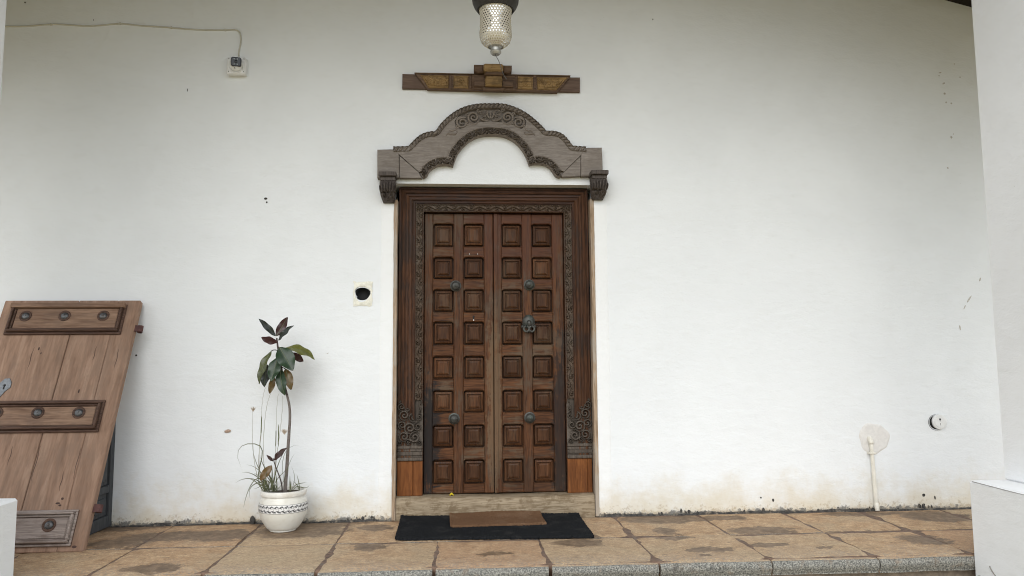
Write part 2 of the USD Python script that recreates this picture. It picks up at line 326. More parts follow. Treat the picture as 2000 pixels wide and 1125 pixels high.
M_MORTAR = plain('brown_mortar', (0.15, 0.095, 0.066), 0.95, nscale=35, var=0.4, bump=0.9, dirt=(0.17, 0.14, 0.115), damt=0.6)
M_SOIL = plain('soil', (0.05, 0.033, 0.022), 0.95, nscale=70, var=0.5, bump=1.0)
M_STEM = plain('woody_stem', (0.15, 0.125, 0.11), 0.8, nscale=90, var=0.3, bump=0.5)
M_DKSTEM = plain('dark_stem', (0.05, 0.035, 0.03), 0.6, nscale=60)

# ------------------------------------------------------------------ terrace, ground
def stain_patches():
    P = []
    for px, py, rx, ry in [(330, 1048, 100, 11), (225, 1062, 60, 10), (440, 1046, 60, 12), (590, 1036, 95, 16), (300, 1110, 60, 9), (735, 1031, 38, 7), (722, 1068, 36, 8), (966, 1082, 36, 3.5), (1130, 1060, 50, 8),
                           (1290, 1013, 90, 10), (1300, 1037, 27, 8), (1318, 1050, 38, 5.5), (1385, 1073, 54, 6), (1377, 1085, 18, 3), (1490, 1036, 70, 8), (1497, 1063, 40, 5), (1612, 1068, 20, 3), (1660, 1038, 66, 3.5),
                           (1830, 1009, 75, 11), (1805, 1054, 50, 12), (1400, 1012, 70, 5), (1160, 1048, 20, 5), (610, 1022, 120, 7), (1690, 1003, 110, 4), (200, 1030, 120, 9)]:
        c = onfloor(px, py); a = onfloor(px+rx, py); b = onfloor(px, py+ry); d = onfloor(px, py-ry)
        P.append((c[0], (b[1]+d[1])/2, abs(a[0]-c[0]), abs(d[1]-b[1])/2))
    return P
def slab_mat():
    m = Mat('sandstone_slab'); P = m.pos()
    info = m.add('object_info')+'.random'
    n1 = m.noise(P, 2.6, 5, 0.65, 0.4); n2 = m.noise(P, 11, 7, 0.78); n3 = m.noise(P, 95, 4, 0.7); n4 = m.noise(m.pos(scale=(1, 2.5, 1)), 6, 5, 0.7, 1.5)
    c = m.ramp(n2, [(0.34, (0.29, 0.17, 0.085)), (0.5, (0.45, 0.29, 0.16)), (0.64, (0.58, 0.41, 0.245))])
    c = m.mix(m.math('multiply', m.rng(n1, 0.48, 0.66), 0.6), c, (0.42, 0.325, 0.21))
    c = m.mix(m.math('multiply', m.rng(n4, 0.58, 0.70), 0.6), c, (0.28, 0.20, 0.13))
    c = m.mix(m.math('multiply', m.rng(info, 0.0, 0.55, 0.6, 0.0), m.rng(n1, 0.35, 0.6, 0.6, 1.0)), c, (0.46, 0.265, 0.15)); c = m.mix(m.rng(info, 0.55, 1.0, 0.0, 0.5), c, (0.46, 0.36, 0.235))
    spk = m.noise(m.pos(scale=(1, 1.8, 1)), 26, 6, 0.85, 0.5); c = m.mix(m.rng(spk, 0.52, 0.64, 0.0, 0.8), c, (0.165, 0.115, 0.075)); c = m.mix(m.rng(spk, 0.47, 0.37, 0.0, 0.6), c, (0.60, 0.47, 0.31))
    c = m.mix(m.math('multiply', m.rng(n3, 0.42, 0.62), 0.42), c, (0.17, 0.125, 0.085))
    # grey worn stone towards the front edge
    y = m.add('separate_xyz', {}, vector=P)+'.y'
    k = m.rng(m.math('add', y, m.math('multiply', m.math('subtract', n1, 0.5), 0.9)), -0.95, -1.30)
    k = m.math('multiply', k, m.rng(n3, 0.40, 0.60))
    c = m.mix(m.math('multiply', k, 0.55), c, (0.26, 0.24, 0.21))
    # wet patches
    wob = m.add('noise_texture', {'scale': 11.0, 'detail': 6.0, 'roughness': 0.65}, vector=P)+'.color'
    q = m.add('vector_math', {'math_type': 'subtract', 'vector2': (0.5, 0.5, 0.5)}, vector1=wob)+'.vector'
    q = m.add('vector_math', {'math_type': 'multiply', 'vector2': (0.30, 0.22, 0.0)}, vector1=q)+'.vector'
    q = m.add('vector_math', {'math_type': 'add'}, vector1=q, vector2=P)+'.vector'
    best = None
    for x, yy, rx, ry in stain_patches():
        d = m.add('vector_math', {'math_type': 'subtract', 'vector2': (x, yy, 0)}, vector1=q)+'.vector'
        d = m.add('vector_math', {'math_type': 'multiply', 'vector2': (1/rx, 1/ry, 0)}, vector1=d)+'.vector'
        ln = m.add('vector_math', {'math_type': 'length'}, vector1=d)+'.value'
        best = ln if best is None else m.math('minimum', best, ln)
    wet = m.rng(m.math('add', best, m.math('multiply', m.math('subtract', m.noise(m.pos(scale=(1, 3, 1)), 34, 5, 0.75), 0.5), 0.9)), 1.04, 0.86)
    wet2 = m.math('multiply', wet, m.rng(m.noise(P, 20, 5, 0.7), 0.25, 0.6, 0.55, 0.9)); c = m.mix(wet2, c, m.mix(m.rng(n2, 0.35, 0.65), (0.085, 0.055, 0.034), (0.165, 0.112, 0.07)))
    # cut front edge: grey granular stone
    ny = m.add('separate_xyz', {}, vector=m.add('geometry')+'.true_normal')+'.y'
    g = m.ramp(m.noise(P, 130, 3, 0.75), [(0.36, (0.06, 0.06, 0.054)), (0.5, (0.19, 0.185, 0.165)), (0.62, (0.36, 0.345, 0.30))])
    g = m.mix(m.math('multiply', m.rng(n2, 0.54, 0.66), 0.55), g, (0.22, 0.16, 0.11)); g = m.mix(m.rng(n4, 0.58, 0.68, 0.0, 0.7), g, (0.07, 0.062, 0.052))
    c = m.mix(m.rng(ny, -0.45, -0.75), c, g)
    r = m.mix(wet, (0.85, 0.85, 0.85), (0.62, 0.62, 0.62))
    r = m.add('separate_xyz', {}, vector=r)+'.x'
    b = m.math('add', m.math('multiply', n2, 0.8), m.math('multiply', n3, 0.35))
    return m.out(c, r, m.bump(b, 0.55, 0.01), specular_ior_level=0.35)
M_SLAB = slab_mat()

terr = T('terrace_floor', kind='structure')
XJ = [-4.62, -4.01, -3.40, -2.79, -2.18, -1.59, -1.00, -0.385, 0.237, 0.836, 1.452, 2.065, 2.63, 3.24, 3.85, 4.46]
def slab(x0, x1, y0, y1, seed, front):
    r = np.random.default_rng(seed); n, k = 15, 15
    J = r.uniform(-0.007, 0.007, (4, 2))
    cs = np.array([[x0, y0], [x1, y0], [x1, y1], [x0, y1]]) + np.array([[0.006, 0.006], [-0.006, 0.006], [-0.006, -0.006], [0.006, -0.006]]) + J*np.array([1, 0.8])
    U, V = np.meshgrid(np.linspace(0, 1, n), np.linspace(0, 1, k), indexing='ij')
    P2 = (cs[0]*((1-U)*(1-V))[..., None] + cs[1]*(U*(1-V))[..., None] + cs[2]*(U*V)[..., None] + cs[3]*((1-U)*V)[..., None])
    X, Y = P2[..., 0].copy(), P2[..., 1].copy()
    edge = np.minimum(np.minimum(U, 1-U), np.minimum(V, 1-V))
    w = (edge < 1e-6)
    X += np.where(w, (fbm(X, Y, 14, seed)-0.5)*0.026, 0); Y += np.where(w, (fbm(X, Y, 14, seed+9)-0.5)*0.018*(1.0), 0)
    Z = (fbm(X, Y, 5, 3)-0.5)*0.012 + r.uniform(-0.002, 0.002) - 0.006*np.exp(-edge/0.03)
    if front:
        fe = np.exp(-V/0.04); Z -= 0.006*fe
    P = np.stack([X, Y, Z], -1)
    # vertical sides: rim dropped to the slab's underside, front face roughened by rows
    rows = [P]
    m = closed_grid(P, (0, 0, -0.075))
    if front:
        xs = P[:, 0, 0]; ys = P[:, 0, 1]; zs = P[:, 0, 2]; R = []
        for t in np.linspace(0, 1, 5):
            zz = zs*(1-t) + (-0.077)*t
            R.append(np.stack([xs, ys - 0.004 - 0.030*np.sin(PI*min(t+0.08, 1))*fbm(xs, zz+7*t, 16, seed+4), zz - (0.0 if t else 0.001)], -1))
        m = cat([m, grid(np.array(R))])
    return m
for i in range(len(XJ)-1):
    terr.part('paving_slab', slab(XJ[i], XJ[i+1], -1.262, -0.645, 100+i, True), M_SLAB, 35)
    xb0, xb1 = XJ[i] - 0.006, XJ[i+1] - 0.006
    terr.part('paving_slab', slab(xb0, xb1, -0.645, 0.0, 200+i, False), M_SLAB, 35)
xs = np.linspace(-4.62, 4.46, 260); ys = np.linspace(-1.235, 0.02, 40)
XX, YY = np.meshgrid(xs, ys, indexing='ij')
terr.part('mortar_bed', closed_grid(np.stack([XX, YY, -0.007+(fbm(XX, YY, 9, 5)-0.5)*0.012], -1), (0, 0, -0.06)), M_MORTAR, True)
M_PLINTH = plain('plinth_render', (0.25, 0.20, 0.155), 0.95, nscale=20, var=0.3, bump=0.9, dirt=(0.12, 0.10, 0.08), damt=0.6)
terr.part('plinth_wall', box(-4.6, 4.44, -1.20, 0.0, -0.46, -0.079, 0.004), M_PLINTH)
gm = Mat('dry_garden_ground'); gp = gm.pos()
gc = gm.ramp(gm.noise(gp, 1.3, 6, 0.7), [(0.32, (0.15, 0.13, 0.05)), (0.5, (0.26, 0.205, 0.095)), (0.66, (0.34, 0.27, 0.14))])
M_GROUND = gm.out(gc, 0.95, gm.bump(gm.noise(gp, 25, 6, 0.7), 0.8, 0.03))
gx = np.concatenate([-np.geomspace(400, 6, 14), np.linspace(-5, 5, 11), np.geomspace(6, 400, 14)])
GX, GY = np.meshgrid(gx, gx, indexing='ij')
gg = single('ground', grid(np.stack([GX, GY, np.full(GX.shape, -0.45)], -1)), M_GROUND, kind='structure')

# ------------------------------------------------------------------ house wall
OX0, OX1, OZ1 = -0.722, 0.737, 2.383
RIDGE, SL = 4.77, 0.25
hc = np.array(xz(708, 574, 0.0))
hole = [(hc[0]+0.052*math.cos(a)*(1.0+0.12*math.sin(3*a+0.6)), hc[1]+0.050*math.sin(a)*(1+0.1*math.cos(2*a))) for a in np.linspace(0, 2*PI, 20, endpoint=False)]
outer = [(-5.5, -0.05), (OX0, -0.05), (OX0, OZ1), (OX1, OZ1), (OX1, -0.05), (5.5, -0.05), (5.5, RIDGE-SL*5.5), (0, RIDGE), (-5.5, RIDGE-SL*5.5)]
poly = Polygon(outer, [hole])
wm = trimesh.creation.extrude_polygon(poly, 0.30, engine='earcut')
v = np.array(wm.vertices); wm = TM(np.stack([v[:, 0], v[:, 2], v[:, 1]], 1), wm.faces[:, ::-1]); wm.fix_normals()
wall = T('house_wall', 'long white plastered house wall around the carved double door', 'wall')
wall.part('wall_face', wm, W_WALL)
wall.part('wall_back', box(-5.5, 5.5, 0.302, 0.34, -0.05, 3.3, 0), M_BLACK)
# broken-out square of fresh plaster around the hole
s = 0.078; U, V = np.meshgrid(np.linspace(-1, 1, 60), np.linspace(-1, 1, 72), indexing='ij')
pc = np.array(xz(709, 574, 0)); X = pc[0]+U*0.074; Z = pc[1]+V*0.094
ed = np.minimum(1-abs(U), 1-abs(V)); rr = np.hypot(X-hc[0], Z-hc[1])
H = (0.0015+np.minimum(1, ed/0.25)*0.010*fbm(X, Z, 40, 3))*np.clip((rr-0.045)/0.015, 0, 1) - 0.10*(rr < 0.050)
g = grid(np.stack([X, -H, Z], -1)); fc = g.faces; ctr = g.vertices[fc].mean(1); edf = np.minimum(0.074-abs(ctr[:, 0]-pc[0]), 0.094-abs(ctr[:, 2]-pc[1])); keep = (np.hypot(ctr[:, 0]-hc[0], ctr[:, 2]-hc[1]) > 0.054*(1+0.10*np.sin(3*np.arctan2(ctr[:, 2]-hc[1], ctr[:, 0]-hc[0])+0.6))) & (edf > 0.022*fbm(ctr[:, 0], ctr[:, 2], 45, 77)-0.004)
hp = TM(g.vertices, fc[keep]); hp.remove_unreferenced_vertices()
wall.part('plaster_patch', hp, M_PATCH, True, label='rough square of fresh plaster around a round hole')
wall.part('hole_sleeve', lathe([(0.060, 0.0008), (0.047, -0.006), (0.046, -0.06), (0.0, -0.06)], (hc[0], 0.0, hc[1]-0.002), '-y', 28), M_BLACK, True)
# made-good strips of plaster along both sides of the door frame
for n_, (xa, xb_, sd) in enumerate(((at(741, 700, 0)[0], -0.7235, 41), (0.7375, at(1191, 700, 0)[0], 51))):
    zz = np.linspace(0.0, 2.24, 150); e_ = (fbm(zz, zz*0, 3, sd)-0.5)*0.014+(fbm(zz, zz*0, 25, sd)-0.5)*0.006
    l_, r_ = (xa+e_, xb_+0*zz) if n_ == 0 else (xa+0*zz, xb_+e_)
    cols_ = [np.stack([l_*(1-t)+r_*t, -(0.0015+0.004*(0 < t < 1)*fbm(zz, zz*0+t*3, 12, sd+1)) + (0.003 if t in (0.0, 1.0) else 0), zz], -1) for t in (0.0, 0.08, 0.3, 0.5, 0.7, 0.92, 1.0)]
    wall.part('plaster_strip', grid(np.stack(cols_, 1)), W_PATCHW, True)
# round grey repair behind the pipe
pc2 = np.array(xz(1707, 856, 0)); R_, A_ = np.meshgrid(np.linspace(0, 1, 12), np.linspace(0, 2*PI, 49), indexing='ij')
rad = 0.118*(1+0.06*np.sin(3*A_+1)+0.03*np.sin(7*A_)); X = pc2[0]+R_*rad*np.cos(A_); Z = pc2[1]+R_*rad*np.sin(A_)*0.97
wall.part('plaster_patch', grid(np.stack([X, -(0.004+0.003*fbm(X, Z, 30, 8)-0.008*(R_ > 0.97)), Z], -1)), M_PATCHGREY, True, label='round greyish plaster repair behind the pipe')
# ragged black coat at the foot of the wall: small flakes standing proud
fl = []
spots = [(1180, .02), (1202, .012), (1227, .018), (1256, .012), (1295, .016), (1345, .03), (1372, .012), (1458, .020), (1500, .022), (1520, .010), (1556, .014), (1622, .013), (1660, .016), (1690, .014), (1727, .026), (1790, .016), (1845, .03), (1862, .016), (686, .020), (712, .024), (728, .020), (640, .010), (500, .016), (600, .010), (430, .012), (350, .014)]
for px, sz in spots:
    x = onfloor(px, 1008)[0] if px > 900 else at(px, 1010, 0)[0]
    for _ in range(4):
        cx, cz = x+rng.normal(0, sz*0.7), abs(rng.normal(0, sz*0.5)); w, h = sz*rng.uniform(0.25, 0.6), sz*rng.uniform(0.25, 0.75)
        a = np.sort(rng.uniform(0, 2*PI, 9)); pts = [(cx+w*math.cos(t)*rng.uniform(0.55, 1.1), cz+h*0.6+h*math.sin(t)*rng.uniform(0.55, 1.1)) for t in a]
        if abs(signed(pts)) > 2e-6: fl.append(prism(pts, -0.003-rng.uniform(0, 0.004), 0.001))
wall.part('black_flake', cat(fl), M_TAR, kind='stuff')
sk = np.linspace(-5.0, 5.0, 900); sk = sk[(sk < OX0-0.02) | (sk > OX1+0.02)]
for seg in (sk[sk < 0], sk[sk > 0]):
    hgt = -0.004+0.034*np.clip(fbm(seg, seg*0, 4, 21)-0.42, 0, 1)*2*np.where(seg < 0, 1.1, 0.6) + 0.014*fbm(seg, seg*0, 30, 2)
    dep = 0.004+0.010*fbm(seg, seg*0, 11, 31)
    G = np.stack([np.stack([seg, -dep, np.full(len(seg), -0.012)], -1), np.stack([seg, -dep*0.9, hgt*0.45], -1), np.stack([seg, -0.002-0*dep, hgt], -1), np.stack([seg, 0*dep+0.004, hgt], -1)], 1)
    wall.part('tar_skirting', grid(G), M_TAR, True)
# scratches, pocks and nail holes that show in the paint
def mark(px, py, w, h, ang=0.0, y=0.0):
    c = xz(px, py, y); a = np.linspace(0, 2*PI, 9)[:-1]
    pts = [(c[0]+w*math.cos(t)*math.cos(ang)-h*math.sin(t)*math.sin(ang), c[1]+w*math.cos(t)*math.sin(ang)+h*math.sin(t)*math.cos(ang)) for t in a+rng.uniform(-0.25, 0.25, 8)]
    return prism(pts, y-0.0012, y+0.001)
M_MARK = plain('scuffed_plaster', (0.50, 0.475, 0.42), 0.95, nscale=80, var=0.3); M_MARKDARK = plain('dark_pock', (0.05, 0.045, 0.04), 0.95, nscale=80)
for px, py, w, h, a in [(1893, 584, 0.034, 0.006, 0.95), (1884, 600, 0.018, 0.004, 1.1), (1858, 268, .008, .011, 0.3), (1862, 262, .006, .004, 1), (1836, 142, .012, .005, .2), (1843, 163, .012, .006, .5), (1845, 183, .009, .009, 0), (1848, 200, .007, .007, 0), (1858, 202, .007, .007, 0), (1864, 125, .006, .005, 0),
                        (1851, 328, .006, .008, 0.7), (1914, 546, .016, .006, 1.2), (1875, 640, .006, .02, .2), (1834, 148, .005, .005, 0), (1875, 151, .006, .006, 0), (640, 690, .008, .003, .4)]:
    wall.part('scuff', mark(px, py, w, h, a), M_MARK)
for px, py, w, h, a in [(519, 388, .012, .009, 0), (521, 395, .006, .007, 0), (266, 694, .007, .007, 0), (1275, 38, .004, .006, 0), (49, 5, .006, .006, 0), (183, 39, .002, .008, 0), (366, 176, .003, .012, 0), (1486, 972, .007, .006, 0), (1510, 977, .008, .012, .2), (1804, 967, .012, .012, 0), (1826, 972, .006, .014, .1)]:
    wall.part('pock', mark(px, py, w, h, a), M_MARKDARK)

# ------------------------------------------------------------------ pillars
def pillar(label, x0, x1, bx0, bx1):
    t = T('pillar', label, 'pillar', ((x0+x1)/2, -1.55, -0.45), group='white pillars at the terrace edge')
    def faced(X0, X1, Y0, Y1, Z0, Z1, r):
        m = box(X0, X1, Y0, Y1, Z0, Z1, r)
        return m
    t.part('base', faced(bx0, bx1, -2.15, -1.268, -0.45, 0.405, 0.012), W_PILLAR)
    t.part('shaft', faced(x0, x1, -1.80, -1.275, 0.405, 4.6, 0.012), W_PILLAR)
    return t
pr_ = pillar('white square pillar on the right, its base beside the terrace edge', 2.812, 3.33, 2.607, 3.52)
pl_ = pillar('white square pillar at the left edge, in front of the leaning plank door', -3.24, -2.722, -3.43, -2.521)
M_CRACK = plain('crack_dark', (0.24, 0.225, 0.20), 0.95)
def sidemark(pts, x, w):
    q = smooth_line(pts, 14); return tube(np.stack([np.full(14, x), q[:, 0], q[:, 1]], 1), np.linspace(w, w*0.4, 14), 5)
pr_.part('crack', sidemark([(-1.30, 0.402), (-1.5, 0.398), (-1.7, 0.395), (-1.9, 0.399)], 2.607, 0.0022), M_CRACK)
pr_.part('scrape', sidemark([(-1.40, -0.03), (-1.44, -0.07), (-1.47, -0.085), (-1.52, -0.115)], 2.607, 0.0045), M_CRACK)
pr_.part('scrape', sidemark([(-1.31, -0.10), (-1.33, -0.16), (-1.36, -0.22)], 2.607, 0.008), plain('grey_scrape', (0.38, 0.36, 0.33), 0.95))

# ------------------------------------------------------------------ porch roof
roof = T('porch_roof', 'dark timber gable roof over the terrace, seen in the top right corner', 'roof', (0, 0, 3.3))
for sx in (-1, 1):
    P = [(0, RIDGE), (sx*5.6, RIDGE-SL*5.6), (sx*5.6, RIDGE-SL*5.6+0.14), (0, RIDGE+0.14)]
    roof.part('roof_slope', prism(P, -2.6, 0.35), W_ROOF)
    for yy in (-2.5, -1.95, -1.30, -0.65):
        a = np.array([sx*0.06, RIDGE-0.02]); b = np.array([sx*5.5, RIDGE-SL*5.5]); d = np.array([0, -0.11])
        roof.part('rafter', prism([a, b, b+d, a+d], yy-0.035, yy+0.035, 0.004), W_ROOF)
roof.part('ridge_beam', box(-0.055, 0.055, -2.55, -0.02, RIDGE-0.18, RIDGE-0.02, 0.005), W_ROOF)

# ------------------------------------------------------------------ door frame
fr = T('door_frame', 'dark moulded door frame with carved vine border set into the white wall', 'door frame', (0, 0.1, 0))
FX0, FX1, FZ0, FZ1 = -0.693, 0.706, 0.150, 2.376
# moulding profile across the jamb: (u from the outer edge, depth y)
prof = [(0.0, 0.125), (0.0, 0.088), (0.004, 0.083), (0.016, 0.083), (0.019, 0.090), (0.023, 0.090), (0.026, 0.078), (0.040, 0.074), (0.046, 0.078), (0.049, 0.087), (0.053, 0.087), (0.056, 0.080), (0.068, 0.078), (0.072, 0.086), (0.076, 0.086), (0.079, 0.079), (0.092, 0.077), (0.098, 0.083), (0.101, 0.090), (0.105, 0.090), (0.109, 0.084), (0.116, 0.084), (0.119, 0.094), (0.123, 0.094)]
prof = np.array(prof); UB = 0.123
def jamb(sx, xo, zb):
    u, y = prof[:, 0], prof[:, 1]; rows = []
    for t in np.linspace(0, 1, 24):
        z = zb + t*((FZ1-u)-zb); rows.append(np.stack([xo+sx*u + (fbm(z*1.0+u*0, u*0+t*4, 3, 3)-0.5)*0.002, y + 0.0015*(fbm(u*30, z, 3, 5)-0.5), z], -1))
    m = grid(np.array(rows)); return m
bandw = 0.058
fr.part('jamb_moulding', jamb(1, FX0, 0.40), W_FRAME, 35)
fr.part('jamb_moulding', jamb(-1, FX1, 0.40), W_FRAME, 35)
u, y = prof[:, 0], prof[:, 1]; rows = []
for t in np.linspace(0, 1, 24):
    rows.append(np.stack([FX0+u + t*((FX1-u)-(FX0+u)), y, FZ1-u+0*t], -1))
fr.part('lintel_moulding', grid(np.array(rows)), W_LINTEL, 35)
# carved vine border
def spiral(s, t, cs, ct, R, turns, hand):
    dx, dy = s-cs, t-ct; r = np.hypot(dx, dy)/R; th = np.arctan2(dy, dx)*hand
    return np.where(r < 1, (0.5+0.5*np.cos(2*PI*(r*turns-th/(2*PI))))*np.clip((1-r)*5, 0, 1), 0)
def vine(s, t, half, lam):
    """relief of a wavy vine with curled leaves; s along, t across in [-half, half]"""
    h = np.zeros_like(s); st = 0.42*half*np.sin(2*PI*s/lam)
    h = np.maximum(h, np.exp(-((t-st)/(0.13*half))**2))
    k0, k1 = int(s.min()/lam*2)-1, int(s.max()/lam*2)+2
    for k in range(k0, k1+1):
        cs = (k+0.5)*lam/2; sg = -1 if k % 2 == 0 else 1
        h = np.maximum(h, 0.95*spiral(s, t, cs, sg*0.40*half, 0.60*half, 1.25, sg))
        h = np.maximum(h, 0.8*np.exp(-(((s-cs-lam*0.17)/(0.2*half))**2+((t-sg*0.75*half)/(0.17*half))**2)))
        h = np.maximum(h, 0.8*np.exp(-(((s-cs+lam*0.17)/(0.2*half))**2+((t-sg*0.78*half)/(0.15*half))**2)))
    rim = np.exp(-((np.abs(t)-0.95*half)/(0.09*half))**2)
    q = np.clip((np.maximum(h, rim)-0.30)/0.30, 0, 1)
    return q*q*(3-2*q)*(0.75+0.25*h)
BY = 0.096
def band(p0, p1, side, n, m, miter0=0, miter1=0):
    """vine strip from p0 to p1 in xz; side = unit vector across"""
    p0, p1, side = map(np.array, (p0, p1, side)); L = np.linalg.norm(p1-p0); d = (p1-p0)/L
    S, Tt = np.meshgrid(np.linspace(0, 1, n), np.linspace(-1, 1, m), indexing='ij')
    half = bandw/2; t = Tt*half
    s = S*(L + miter1*t - miter0*t) + miter0*t
    h = vine(s, t, half*0.92, 0.125)*0.022 - 0.008
    Q = p0 + d*s[..., None] + side*(t+half)[..., None]
    return grid(np.stack([Q[..., 0], BY-h+0.001*(fbm(Q[..., 0], Q[..., 1], 60, 4)-0.5), Q[..., 1]], -1))
BX0, BX1, BZ = FX0+UB, FX1-UB, FZ1-UB
fr.part('carved_border', band((BX0, 0.82), (BX0, BZ), (1, 0), 420, 17, 0, -1), W_CARVED, True)
fr.part('carved_border', band((BX1, 0.82), (BX1, BZ), (-1, 0), 420, 17, 0, -1), W_CARVED, True)
fr.part('carved_border', band((BX0, BZ), (BX1, BZ), (0, -1), 360, 17, 1, -1), W_CARVED, True)
IX0, IX1, IZ = BX0+bandw, BX1-bandw, BZ-bandw          # clear opening
for x, sx in ((IX0, 1), (IX1, -1)):
    fr.part('rebate', box(x-sx*0.012, x, BY-0.001, 0.20, FZ0-0.003, IZ+0.01, 0.002), W_FRAME)
fr.part('rebate', box(IX0, IX1, BY-0.001, 0.20, IZ, IZ+0.012, 0.002), W_LINTEL)
fr.part('backing', box(FX0, FX1, 0.205, 0.215, 0.0, FZ1, 0), M_BLACK)
fr.part('backing', box(FX0, FX0+0.16, 0.125, 0.20, 0.15, FZ1, 0), W_FRAME); fr.part('backing', box(FX1-0.16, FX1, 0.125, 0.20, 0.15, FZ1, 0), W_FRAME)
fr.part('backing', box(FX0+0.162, FX1-0.162, 0.126, 0.20, FZ1-0.16, FZ1, 0), W_LINTEL)
# carved jamb feet, mouldings below them and the orange boards
CW = UB+bandw
def foot(sx, xo):
    """foliage relief: xo outer edge, rises in a ragged outline"""
    n, m = 64, 150; U, Z = np.meshgrid(np.linspace(0, 1, n), np.linspace(0.50, 0.86, m), indexing='ij')
    X = U*CW; s, t = Z, X; h = np.zeros_like(X); r = np.random.default_rng(3)
    for cx_, cz_, R in [(0.05, 0.565, 0.042), (0.125, 0.56, 0.045), (0.09, 0.625, 0.048), (0.035, 0.645, 0.036), (0.145, 0.635, 0.036), (0.05, 0.715, 0.042), (0.115, 0.70, 0.040), (0.155, 0.70, 0.028), (0.03, 0.775, 0.032), (0.075, 0.765, 0.030), (0.150, 0.755, 0.028), (0.02, 0.82, 0.020), (0.155, 0.805, 0.022), (0.08, 0.53, 0.025), (0.16, 0.52, 0.022), (0.02, 0.52, 0.022)]:
        h = np.maximum(h, spiral(X, Z, cx_, cz_, R, 1.9, 1 if r.random() < 0.5 else -1)*(0.7+0.3*r.random()))
    h = np.clip((h-0.25)/0.35, 0, 1)*0.9 + 0.2*fbm(X*1.0, Z, 70, 12, 3)
    top = 0.66 + 0.17*np.exp(-((X-0.02)/0.040)**2) + 0.10*np.exp(-((X-0.085)/0.03)**2)+0.17*np.exp(-((X-0.17)/0.022)**2)
    inside = np.clip((top-Z)/0.012, 0, 1)
    Y = 0.086 - 0.030*h*inside + 0.03*(1-inside)
    return grid(np.stack([xo+sx*X, Y, Z], -1))
for sx, xo in ((1, FX0), (-1, FX1)):
    fr.part('carved_foot', foot(sx, xo), W_GREYCARVED, True)
    a, b = sorted((xo, xo+sx*CW)); e = 0.0015
    for z0, z1, yy in ((0.478, 0.502, 0.070), (0.458, 0.478, 0.078), (0.430, 0.458, 0.072), (0.418, 0.430, 0.080), (0.394, 0.418, 0.070)):
        fr.part('foot_moulding', box(a+e, b-e, yy, 0.124, z0+0.0005, z1-0.0005, 0.004), W_GREYCARVED)
    mid = a+CW*(0.62 if sx > 0 else 0.80)
    fr.part('kick_board', box(a+e, mid-0.0015, 0.083, 0.124, 0.150, 0.392, 0.002), W_KICK)
    fr.part('kick_board', box(mid+0.0005, b-e, 0.0835, 0.124, 0.150, 0.392, 0.002), W_KICK)
# threshold beam, worn on top
S, Q = np.meshgrid(np.linspace(0, 1, 90), np.linspace(0, 1, 16), indexing='ij')
path = np.array([(0.012, -0.02), (0.010, 0.06), (0.012, 0.115), (0.022, 0.140), (0.05, 0.149), (0.12, 0.150), (0.20, 0.150)])
pp, _ = resample(path, 16); X = FX0-0.001+S*(FX1-FX0+0.002); YY = np.broadcast_to(pp[:, 0], X.shape); ZZ = np.broadcast_to(pp[:, 1], X.shape)
nn = fbm(X*0.5, ZZ+YY, 12, 6); wear = np.exp(-((X-0.05)/0.4)**2)*0.008*(pp[:, 1] > 0.12)
fr.part('threshold', grid(np.stack([X, YY+(nn-0.5)*0.012, ZZ-wear+(nn-0.5)*0.005], -1)), W_SILL, True)
# raw wood strips lining the edge of the wall opening
def strip(x0, x1, z0, z1, seed):
    zz = np.linspace(z0, z1, 120); l = x0+(fbm(zz, zz*0, 9, seed)-0.5)*0.010; r = x1+(fbm(zz, zz*0, 9, seed+3)-0.5)*0.006
    G = np.stack([np.stack([l, 0*zz+0.078, zz], -1), np.stack([l, 0*zz-0.003, zz], -1), np.stack([(l+r)/2, -0.0055+0*zz-0.002*fbm(zz, zz*0, 20, seed), zz], -1), np.stack([r, 0*zz-0.003, zz], -1), np.stack([r, 0*zz+0.078, zz], -1)], 1)
    return grid(G)
fr.part('edge_strip', strip(-0.722, -0.697, 0.0, 2.262, 5), W_STRIP, 40)
fr.part('edge_strip', strip(0.710, 0.736, 0.0, 2.28, 15), W_STRIP, 40)

